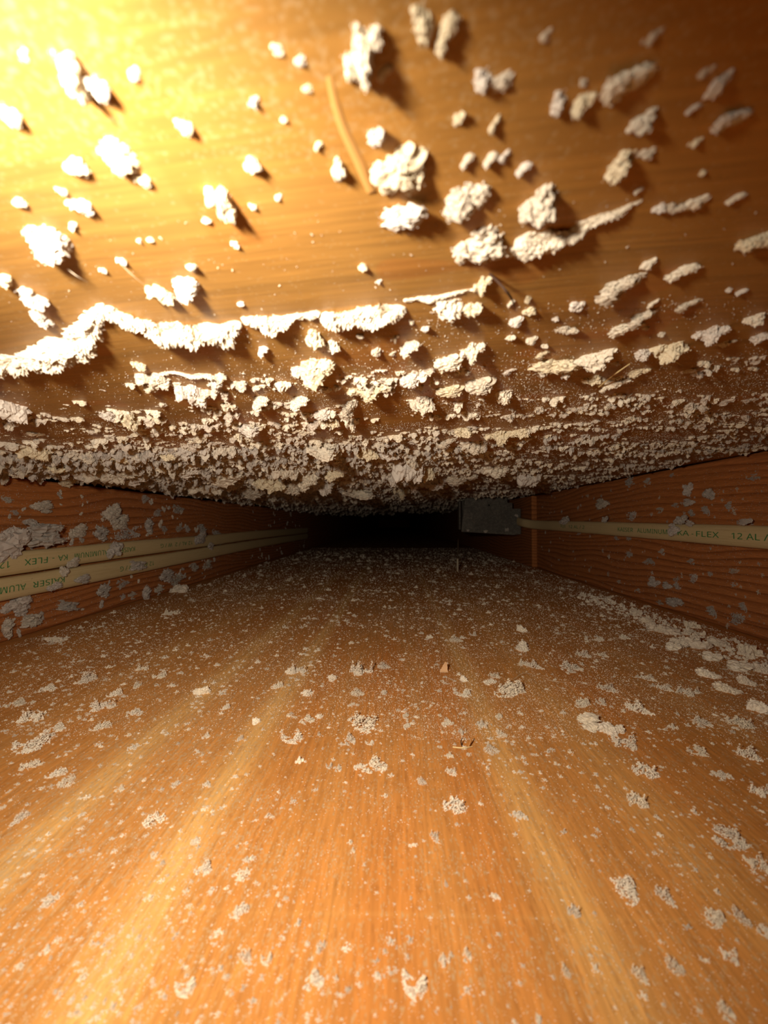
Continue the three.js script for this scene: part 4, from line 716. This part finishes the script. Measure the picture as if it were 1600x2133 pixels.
const onSecondJoist = [
  [77.7, -266.1, 4.6, 4.6, 4.8, 0, 't', 'upright dust tuft high on the single-cable joist', 180],
  [73.7, -249.1, 3.4, 3.4, 4.2, 0, 't', 'dust tuft beside the upright one high on the joist', 180],
  [69.8, -266.3, 2.6, 2.6, 6.3, 0, 't', 'flat dust tuft below the upright one on the joist', 180],
  [73.5, -373.9, 5.1, 5.1, 12.1, 0, 't', 'solitary grey dust tuft high on the joist, nearer the junction box', 180],
  [88.2, -332.1, 4.1, 4.1, 7.5, 0, 'f', 'small dust tuft among the tufts above the single cable | tufts above the single cable', 180],
  [86.8, -309.1, 2.7, 2.7, 3.9, 0, 'f', 'small dust tuft among the tufts above the single cable | tufts above the single cable', 180],
  [64.2, -252.3, 3.1, 3.1, 3, 0, 'f', 'small dust tuft among the tufts above the single cable | tufts above the single cable', 180],
  [80.2, -219.4, 1.9, 1.9, 4.5, 0, 'f', 'small dust tuft among the tufts above the single cable | tufts above the single cable', 180],
  [62.5, -328.1, 4, 4, 4.4, 0, 'f', 'small dust tuft among the tufts above the single cable | tufts above the single cable', 180],
  [68.6, -279.8, 1.7, 1.7, 3.7, 0, 'f', 'small dust tuft just below the upright dust tuft | tufts above the single cable', 180],
  [65.9, -295.8, 2.2, 2.2, 4.2, 0, 'f', 'small dust tuft among the tufts above the single cable | tufts above the single cable', 180],
  [63.6, -264.3, 2.3, 2.3, 2.9, 0, 'f', 'small dust tuft beside the solitary grey dust tuft | tufts above the single cable', 180],
  [88.3, -282.6, 1.4, 1.4, 3.3, 0, 'f', 'small dust tuft just beside the upright dust tuft | tufts above the single cable', 180],
  [66.3, -235.2, 2.9, 2.9, 2.6, 0, 'f', 'small dust tuft among the tufts above the single cable | tufts above the single cable', 180],
  [59.8, -442.1, 4.9, 4.9, 11.7, 0, 't', 'round dust tuft on top of the single cable nearer the junction box', 174],
  [60.2, -358.5, 3.1, 3.1, 6.4, 0, 't', 'small round tuft on top of the single cable', 174],
  [59.3, -264.9, 3.3, 3.3, 7.8, 0, 't', 'dust pile heaped on top of the single cable above the print', 174],
  [57.2, -256.5, 2.2, 2.2, 5.3, 0, 't', 'end of the dust pile heaped on the single cable', 174],
  [58, -216.9, 1.9, 1.9, 4.5, 0, 't', 'dust pile on the single cable cut by the picture edge', 174],
  [53, -270.4, 4.3, 4.3, 5.2, 0, 't', 'dust smear covering part of the green print', 174],
  [48.4, -424.6, 3.1, 3.1, 7.5, 0, 'f', 'small dust tuft among the tufts under the single cable | tufts under the single cable', 180],
  [45, -353, 1.7, 1.7, 4.2, 0, 'f', 'small dust tuft among the tufts under the single cable | tufts under the single cable', 180],
  [45.3, -335.2, 1.6, 1.6, 3.8, 0, 'f', 'small dust tuft among the tufts under the single cable | tufts under the single cable', 180],
  [47, -274.3, 1.7, 1.7, 4, 0, 'f', 'small dust tuft among the tufts under the single cable | tufts under the single cable', 180],
  [49.1, -395.1, 2.4, 2.4, 5.8, 0, 'f', 'small dust tuft among the tufts under the single cable | tufts under the single cable', 180],
  [16.4, -302.4, 4.1, 4.1, 7.5, 0, 't', 'twin dust tuft on the lower half of the single-cable joist', 180],
  [16.1, -288.3, 2.5, 2.5, 6, 0, 't', 'flat dust tuft beside the twin tuft low on the joist', 180],
  [17.5, -278.7, 2.4, 2.4, 3.7, 0, 'f', 'small dust tuft among the tufts below the single cable | tufts below the single cable', 180],
  [6.7, -279.9, 3.8, 3.8, 9.1, 0, 't', 'dust tuft low on the single-cable joist near the floor', 180],
  [3.4, -297.4, 1.8, 1.8, 4.4, 0, 'f', 'small dust tuft just below the twin dust tuft | tufts below the single cable', 180],
  [33.2, -334.1, 2.5, 2.5, 4.6, 0, 'f', 'small dust tuft among the tufts below the single cable | tufts below the single cable', 180],
  [30.1, -307.6, 2.6, 2.6, 5.8, 0, 'f', 'small dust tuft just above the twin dust tuft | tufts below the single cable', 180],
  [37.8, -293.9, 2.5, 2.5, 2.9, 0, 'f', 'small dust tuft among the tufts below the single cable | tufts below the single cable', 180],
  [28.9, -313.5, 1.5, 1.5, 3.7, 0, 'f', 'small dust tuft below the solitary grey dust tuft | tufts below the single cable', 180],
  [33.9, -265.9, 2, 2, 3.4, 0, 'f', 'small dust tuft among the tufts below the single cable | tufts below the single cable', 180],
  [31.9, -232.8, 1.7, 1.7, 3.7, 0, 'f', 'small dust tuft among the tufts below the single cable | tufts below the single cable', 180],
  [28.3, -250.2, 1.5, 1.5, 2.1, 0, 'f', 'small dust tuft among the tufts below the single cable | tufts below the single cable', 180],
  [24.7, -233.6, 1.4, 1.4, 1.9, 0, 'f', 'small dust tuft among the tufts below the single cable | tufts below the single cable', 180],
  [7.2, -230.3, 3.7, 3.7, 4.3, 0, 'f', 'small dust tuft among the tufts below the single cable | tufts below the single cable', 180],
  [7, -248.9, 3.7, 3.7, 3.4, 0, 'f', 'small dust tuft among the tufts below the single cable | tufts below the single cable', 180],
  [14, -227, 2.8, 2.8, 2.2, 0, 'f', 'small dust tuft among the tufts below the single cable | tufts below the single cable', 180],
  [24.2, -262.8, 3.2, 3.2, 2.6, 0, 'f', 'small dust tuft among the tufts below the single cable | tufts below the single cable', 180],
  [10.1, -350.2, 1.7, 1.7, 4.1, 0, 'f', 'small dust tuft among the tufts below the single cable | tufts below the single cable', 180],
  [7.5, -323.1, 1.6, 1.6, 2.9, 0, 'f', 'small dust tuft just beside the twin dust tuft | tufts below the single cable', 180],
  [63.1, -592.8, 12.4, 6, 16.8, 0, 't', 'dust tuft on the joist end where the single cable turns to the box', 180],
];
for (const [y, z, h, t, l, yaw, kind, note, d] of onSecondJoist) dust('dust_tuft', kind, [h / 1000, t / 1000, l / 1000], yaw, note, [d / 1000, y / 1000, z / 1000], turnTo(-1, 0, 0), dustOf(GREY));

// lumps caught on the lower edge of the junction box
for (const [x, y, s, note] of [[0.1235, 0.0455, 2.6, 'dust drop dangling from the lower edge of the junction box'], [0.1, 0.0465, 2.2, 'dust lump on the corner of the junction box over the opening'], [0.152, 0.0475, 3.2, 'dust bank along the lower edge of the junction box'], [0.1655, 0.0665, 2.4, 'dust lump where the cable enters the junction box']])
  dust('dust_tuft', 't', [s * 0.0012, 0.0016, s * 0.001], 0, note, [x, y, -0.5878], turnTo(0, 0, 1), dustOf(GREY));

// ------------------------------------------------------------------ dust ridges hanging along lines of the upper board
const RIDGES = [
  ['yellowish curled end of the long white dust ridge, running to the picture edge', [[-80.4, -79.1, 1.3], [-70.6, -74.5, 1.9], [-63.5, -72.5, 2.2], [-57.7, -70.5, 2.4], [-52.3, -67.8, 2.1], [-47.2, -64.1, 1.6], [-42.1, -59, 1.1], [-38.9, -55.9, 0.6]]],
  ['scalloped white stretch of the long dust ridge after its curled end', [[-39.6, -56.5, 0.8], [-38.7, -59, 1.2], [-37.5, -61.5, 1.6], [-35.7, -63.5, 1.9], [-33.1, -64, 1.8], [-30.6, -65.1, 2.1], [-27.6, -65.1, 2.2], [-24.7, -63.3, 1.4], [-22.8, -62.2, 0.8]]],
  ['lumpy white stretch of the long dust ridge before the gap', [[-22.4, -62, 0.6], [-20.5, -61.8, 1.2], [-18.6, -62.6, 1.6], [-16.4, -62.2, 1.3], [-14.3, -60.9, 0.6], [-12.4, -60.2, 0.7], [-10.4, -59.8, 0.5]]],
  ['solid bright white block of the long dust ridge', [[-10.3, -60.1, 0.8], [-9.1, -61, 1.5], [-7, -60.9, 1.8], [-4.2, -60.3, 1.8], [-1.5, -60.4, 1.8], [0.2, -59.6, 1.3], [0.9, -58.6, 0.5]]],
  ['thin dust line between the solid ridge block and the blocky clump', [[1.1, -57.5, 0.3], [3.1, -57.1, 0.4], [5, -57, 0.5], [8.7, -55.7, 0.4], [11, -54.9, 0.3]]],
  ['slanting dust ridge rising away from the broad cream mass', [[13, -45.7, 0.9], [15.7, -46.7, 1.2], [17.3, -45.6, 1.1], [18.9, -45.1, 1], [20, -44.1, 0.6], [20.9, -43, 0.6], [22.2, -42.7, 0.6], [23.1, -41.7, 0.3], [23.9, -41, 0.2]]],
  ['thin wavy dust line on the dusty ceiling between two clumps', [[-46.3, -82.4, 0.5], [-42.2, -82, 0.5], [-40.3, -84, 0.6], [-37, -84, 0.7], [-36.3, -87.1, 0.5]]],
];
RIDGES.forEach(([label, pts], k) => {
  const curve = new THREE.CatmullRomCurve3(pts.map(([x, z]) => new THREE.Vector3(x / 1000, 0, z / 1000)), false, 'centripetal');
  const L = curve.getLength(), n = Math.min(420, Math.max(60, Math.round(L / 0.00013))), m = 30, pos = [], idx = [];
  for (let i = 0; i <= n; i++) {
    const t = i / n, P = curve.getPoint(t), T = curve.getTangent(t), s = t * (pts.length - 1), a = Math.min(pts.length - 2, Math.floor(s));
    let w = mix(pts[a][2], pts[a + 1][2], s - a) / 1000; w *= Math.sin(Math.PI * clamp(Math.min(t, 1 - t) * 14, 0, 0.5)) ;
    const Nx = -T.z, Nz = T.x;
    for (let j = 0; j <= m; j++) {
      const th = j / m * Math.PI, lx = i * L / n;
      const lobes = 0.4 + 1.0 * noise3(lx * 460 + k * 31, th * 1.2, 2) + 0.7 * (noise3(lx * 1400, th * 3.5, k) - 0.5) + 0.5 * hash3(i + k * 997, j, 5) ** 3;
      const r = w * lobes, side = Math.cos(th) * r, drop = Math.sin(th) * r * 0.85;
      const x = P.x + Nx * side, z = P.z + Nz * side; pos.push(x, ceilY(x, z) + 0.0001 - drop, z);
    }
  }
  for (let i = 0; i < n; i++) for (let j = 0; j < m; j++) { const p = i * (m + 1) + j, e = p + m + 1; idx.push(p, e, p + 1, p + 1, e, e + 1); }
  let g = new THREE.BufferGeometry(); g.setAttribute('position', new THREE.Float32BufferAttribute(pos, 3)); g.setIndex(idx); g = g.toNonIndexed(); g.computeVertexNormals();
  const mat = whiteDust.clone(); mat.side = THREE.DoubleSide;
  tag(place(new THREE.Mesh(g, mat), 'dust_ridge'), label, 'dust');
});

// ------------------------------------------------------------------ straws, hairs, splinters
const FIBRES = [
  ['raised_grain', 'raised pale wood fibre running up the bright ceiling to the largest clump', 'wood fibre', 0.68, 'grain', [[-2.1, 88.2, -38], [-3, 88.2, -34.7], [-3.9, 88.2, -31.7], [-4.3, 88.2, -29.2], [-4.4, 88.2, -26.7], [-4.7, 88.2, -24.4]]],
  ['straw', 'pale straw lying in the dust of the ceiling', 'straw', 0.16, 'straw', [[45.9, 88.2, -96.9], [44.5, 87.7, -87.4], [45.4, 88.4, -83.3]]],
  ['curled_fibre', 'dark curled fibre hanging below the slanting ridge', 'fibre', 0.14, 'dark', [[11.6, 88, -51.9], [12.5, 86.4, -51], [13.2, 85.4, -50.8], [14.7, 85.8, -53.6], [16.5, 87.3, -58.7]]],
  ['hair', 'thin pale curled hair on the dusty ceiling', 'hair', 0.05, 'pale', [[29.5, 88.5, -104.5], [30.6, 87.7, -104.7], [32.2, 87.8, -109.2], [34.7, 88.2, -114.7], [32.6, 88.5, -109.1]]],
  ['cobweb_strand', 'thin cobweb strand joining a dust crumb to a forked clump', 'cobweb', 0.03, 'pale', [[-30.4, 86.5, -46.6], [-30.1, 86.2, -48.4], [-30.1, 86.5, -51.5]]],
  ['cobweb_strand', 'short cobweb strand trailing from the bushy white clump', 'cobweb', 0.05, 'pale', [[-36.8, 86.3, -46.8], [-36.5, 86.1, -47.8], [-36.7, 86.5, -49.8]]],
  ['wood_splinter', 'yellow splinter stuck to the jagged cream clump', 'splinter', 0.13, 'straw', [[49.3, 87.3, -77.5], [51.2, 87.1, -78.8], [54, 87.4, -81.5]]],
  ['wood_splinter', 'thicker upright brown splinter standing on the floor by the lacy tuft', 'splinter', 0.24, 'brown', [[18.8, 0.3, -111.9], [19.4, 1.1, -112.5], [20, 2.2, -113.5]]],
  ['wood_splinter', 'thinner bent splinter of the standing pair on the floor', 'splinter', 0.14, 'dark', [[17.3, 0.2, -112.5], [17.1, 1.2, -112.7], [17.8, 1.8, -114]]],
  ['wood_splinter', 'pale splinter lying at the foot of the standing brown splinters', 'splinter', 0.16, 'straw', [[14.9, 0.2, -112], [17.1, 0.4, -111.2], [20, 0.3, -112.2]]],
  ['hair', 'long pale whisker trailing from the tallest ragged tuft', 'hair', 0.07, 'pale', [[42.7, 1.5, -156.6], [48, 1.5, -163.1], [51.2, 0.8, -164.7], [52.7, 0.2, -163.9]]],
  ['hair', 'straight pale hair lying alone on the brown floor', 'hair', 0.06, 'pale', [[55.8, 0.2, -160.1], [58.5, 0.3, -158], [61.9, 0.2, -157.9]]],
  ['hair', 'pale hair lying in the dust near the drift', 'hair', 0.07, 'pale', [[107, 0.3, -163], [107.3, 0.6, -158.3], [112.2, 0.2, -160.5]]],
];
const fibreTone = { straw: 0xd8c28a, dark: 0x3a2415, pale: 0xcdbfa6, brown: 0xa8743c, grain: 0xb98a4a };
for (const [name, label, category, r, tone, pts] of FIBRES) {
  const curve = new THREE.CatmullRomCurve3(pts.map((p) => new THREE.Vector3(p[0] / 1000, p[1] / 1000, p[2] / 1000)));
  const g = new THREE.TubeGeometry(curve, 40, r / 1000, 7, false), p = g.attributes.position;
  for (let i = 0; i <= 40; i++) { const c = curve.getPoint(i / 40), k = mix(1.1, 0.45, (i / 40) ** 2); for (let j = 0; j <= 7; j++) { const o = i * 8 + j; p.setXYZ(o, c.x + (p.getX(o) - c.x) * k, c.y + (p.getY(o) - c.y) * k, c.z + (p.getZ(o) - c.z) * k); } }
  g.computeVertexNormals();
  tag(place(new THREE.Mesh(g, new THREE.MeshStandardMaterial({ color: fibreTone[tone], roughness: 0.8 })), name), label, category);
}
{ // curled papery flake
  const n = 24, m = 10, pos = [], idx = [], r = rng(3);
  for (let i = 0; i <= n; i++) for (let j = 0; j <= m; j++) { const u = i / n, v = j / m - 0.5, w = (1 - 0.75 * u * u) * (0.8 + 0.2 * noise2(i * 0.6, j)); pos.push(v * 3.4 * w + 0.9 * u * u, 0.15 + 3.6 * u * u + 0.5 * Math.abs(v) * u + 0.12 * r(), -2.2 * u + 1.4 * u * u * u); }
  for (let i = 0; i < n; i++) for (let j = 0; j < m; j++) { const p = i * (m + 1) + j, e = p + m + 1; idx.push(p, p + 1, e, p + 1, e + 1, e); }
  const g = new THREE.BufferGeometry(); g.setAttribute('position', new THREE.Float32BufferAttribute(pos, 3)); g.setIndex(idx); g.computeVertexNormals(); g.scale(0.001, 0.001, 0.001);
  const m2 = new THREE.Mesh(g, new THREE.MeshStandardMaterial({ color: 0xcba277, roughness: 0.9, side: THREE.DoubleSide })); m2.position.set(0.0189, 0, -0.1667);
  tag(place(m2, 'papery_flake'), 'curled papery brown flake standing up from the floor beside a compact crumb', 'flake');
}

// ------------------------------------------------------------------ dust: what nobody could count
const M = new THREE.Matrix4(), Q = new THREE.Quaternion(), E = new THREE.Euler(), S = new THREE.Vector3(), P3 = new THREE.Vector3(), COL = new THREE.Color();
function scatter(name, geometry, count, seed, next, tones) {
  const r = rng(seed), mesh = new THREE.InstancedMesh(geometry, new THREE.MeshStandardMaterial({ color: 0xffffff, roughness: 0.95 }), count);
  let n = 0, tries = 0;
  while (n < count && tries++ < count * 60) {
    const s = next(r); if (!s) continue;
    P3.set(s[0], s[1], s[2]); S.set(s[3], s[4], s[5]);
    if (s[6]) { Q.copy(s[6]).multiply(new THREE.Quaternion().setFromAxisAngle(new THREE.Vector3(0, 1, 0), r() * 6.283)); } else Q.setFromEuler(E.set(r() * 6.283, r() * 6.283, r() * 6.283));
    mesh.setMatrixAt(n, M.compose(P3, Q, S)); COL.set(tones[Math.floor(r() * tones.length)]); mesh.setColorAt(n, COL); n++;
  }
  mesh.count = n;
  place(mesh, name); mesh.userData.kind = 'stuff';
  return mesh;
}
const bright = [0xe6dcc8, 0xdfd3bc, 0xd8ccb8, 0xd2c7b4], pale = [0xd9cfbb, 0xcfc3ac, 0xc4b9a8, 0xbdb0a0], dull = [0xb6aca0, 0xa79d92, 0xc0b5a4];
const streak = (x, z) => 0.5 * fbm2(x * 16 + 3, z * 120) + 0.5 * fbm2(x * 40, z * 60 + 8);
const ridgeZ = (x) => x < 0.005 ? 0.063 + 0.35 * Math.max(0, -x - 0.02) : 0.058 + 0.05 * x;   // where the clean board ends
function ceilingSpot(r, t0, t1) { const t = mix(t0, t1, r()), z = 0.0302 / t, half = Math.min(0.178, z * 0.95 + 0.045), x = (r() * 2 - 1) * half - 0.003; return [x, z]; }
scatter('ceiling_fine_dust', speckShape, 90000, 11, (r) => {
  const [x, z] = ceilingSpot(r, 0.025, 0.75), e = z - ridgeZ(x), d = (e < 0 ? 0.003 : mix(0.05, 1, smooth(0.0, 0.11, e))) * smooth(0.28, 0.62, streak(x, z));
  if (r() > d) return null;
  const s = 0.00004 + 0.00012 * r() ** 3 + z * 0.0005 * r(); return [x, ceilY(x, z * -1) - s * 0.3, -z, s, s, s];
}, pale).userData.label = 'fine pale dust clinging to the whole ceiling past the ridges';
let flip = 0;
scatter('ceiling_dust_tufts', tuftA, 9500, 12, (r) => {
  const [x, z] = ceilingSpot(r, 0.022, 0.36), e = z - ridgeZ(x) - 0.012, d = (e < 0 ? 0 : mix(0.07, 1, smooth(0, 0.17, e))) * smooth(0.4, 0.62, streak(x + 0.4, z));
  if (r() > d) return null;
  const s = (0.00022 + 0.0009 * r() ** 3) * (1 + 4 * z) * mix(1, 1.4, smooth(0.1, -0.18, x)); return [x, ceilY(x, -z) + 0.0001, -z, s * (0.8 + 0.9 * r()), s * (0.6 + 0.9 * r()), s * (0.7 + 0.6 * r()), HANG];
}, pale).userData.label = 'matted crust of small dust tufts over the deep part of the ceiling';
scatter('ceiling_dust_crust', tuftB, 2200, 13, (r) => {
  const z = 0.16 + 0.9 * r() ** 1.8, x = mix(-0.186, 0.178, r()), left = smooth(0.06, -0.15, x);
  if (r() > mix(0.35, 1, left) * smooth(0.3, 0.55, streak(x + 0.9, z * 0.5))) return null;
  const s = (0.0012 + 0.002 * r() ** 1.5) * mix(0.75, 1.35, left); return [x, ceilY(x, -z) + 0.0001, -z, s * (0.9 + 0.9 * r()), s * (0.7 + 1.0 * r()), s * (0.8 + 0.6 * r()), HANG];
}, dull).userData.label = 'thick grey dust crust hanging along the far ceiling';
const floorDen = (x, z) => (0.3 + 0.7 * smooth(0.3, 0.62, fbm2(x * 45 + 2, z * 40))) * (0.6 + 0.4 * smooth(0.3, 0.65, fbm2(x * 9 + 7, z * 9))) * mix(1, 1.5, smooth(0.02, 0.14, x));
function floorSpot(r, t0, t1) { const t = mix(t0, t1, r()), z = EYE / t, half = Math.min(0.179, z * 0.95 + 0.045); return [(r() * 2 - 1) * half - 0.003, z]; }
scatter('floor_fine_dust', speckShape, 92000, 21, (r) => {
  const [x, z] = r() < 0.6 ? floorSpot(r, 0.06, 0.5) : floorSpot(r, 0.06, 1.3); if (r() > (0.12 + 0.8 * floorDen(x, z)) * mix(0.55, 1, smooth(0.06, 0.14, z))) return null;
  const s = 0.00002 + 0.00006 * r() ** 3 + z * (0.00035 + 0.001 * r() ** 3); return [x, s * 0.3, -z, s, s, s];
}, bright).userData.label = 'fine pale dust sprinkled over the whole floor';
scatter('floor_dust_shreds', fluffA, 5600, 22, (r) => {
  const [x, z] = floorSpot(r, 0.07, 1.2); if (r() > floorDen(x + 0.3, z) * mix(0.3, 1, smooth(0.06, 0.17, z))) return null;
  const s = 0.00008 + 0.00022 * r() ** 3 + z * (0.0013 + 0.0042 * r() ** 4); return [x, 0, -z, s * (0.7 + 0.9 * r()), s * (0.5 + 0.9 * r()), s * (0.7 + 0.9 * r()), STAND];
}, bright).userData.label = 'tiny dust shreds lying all over the floor';
scatter('floor_drift_dust', tuftA, 520, 23, (r) => {
  const z = 0.15 + 0.2 * r(), x = 0.152 + 0.013 * (r() + r() + r() - 1.5) - 0.1 * Math.max(0, 0.2 - z) * r(); if (x > 0.177) return null;
  const s = 0.0004 + 0.0011 * r() ** 2; return [x, 0, -z, s * (0.6 + 0.7 * r()), s * (0.8 + 1.1 * r()), s * (0.6 + 0.7 * r()), STAND];
}, bright).userData.label = 'loose dust drifted along the single-cable joist';
const INWARD_A = turnTo(1, 0, 0), INWARD_B = turnTo(-1, 0, 0);
function wallSpot(r, top) { const t = mix(0.2, 1.05, r()), z = 0.19 / t; return [0.002 + r() * (top - 0.004), z]; }
scatter('joist_fine_dust', speckShape, 5000, 31, (r) => {
  const [y, z] = wallSpot(r, 0.08); if (r() > smooth(0.25, 0.7, fbm2(y * 60, z * 30))) return null;
  const s = 0.0001 + 0.0002 * r() ** 3 + z * 0.0004 * r(); return [-WL + s * 0.2, y, -z, s, s, s];
}, dull).userData.label = 'fine grey dust on the face of the two-cable joist';
scatter('joist_dust_tufts', tuftA, 230, 32, (r) => {
  const [y, z] = wallSpot(r, 0.08); if (r() > smooth(0.35, 0.7, fbm2(y * 45 + 4, z * 14))) return null;
  const s = (0.0005 + 0.0011 * r() ** 2) * (1 + z * 1.5); return [-WL, y, -z, s * (0.8 + 0.6 * r()), s * (0.5 + 0.5 * r()), s * (0.8 + r()), INWARD_A];
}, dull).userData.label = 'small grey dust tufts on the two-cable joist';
scatter('joist_fine_dust', speckShape, 4200, 33, (r) => {
  const [y, z] = wallSpot(r, 0.09); if (z > 0.545 || r() > smooth(0.25, 0.7, fbm2(y * 60 + 9, z * 30))) return null;
  const s = 0.00008 + 0.00018 * r() ** 3 + z * 0.00035 * r(); return [WR - s * 0.2, y, -z, s, s, s];
}, dull).userData.label = 'fine grey dust on the face of the single-cable joist';
scatter('joist_dust_tufts', fluffA, 150, 34, (r) => {
  const [y, z] = wallSpot(r, 0.09); if (z > 0.54) return null;
  const s = (0.0004 + 0.0007 * r() ** 2) * (1 + z * 1.5); return [WR, y, -z, s * (0.8 + 0.6 * r()), s * 0.7, s * (0.8 + r()), INWARD_B];
}, dull).userData.label = 'small grey dust shreds on the single-cable joist';
renderer.render(scene, camera);
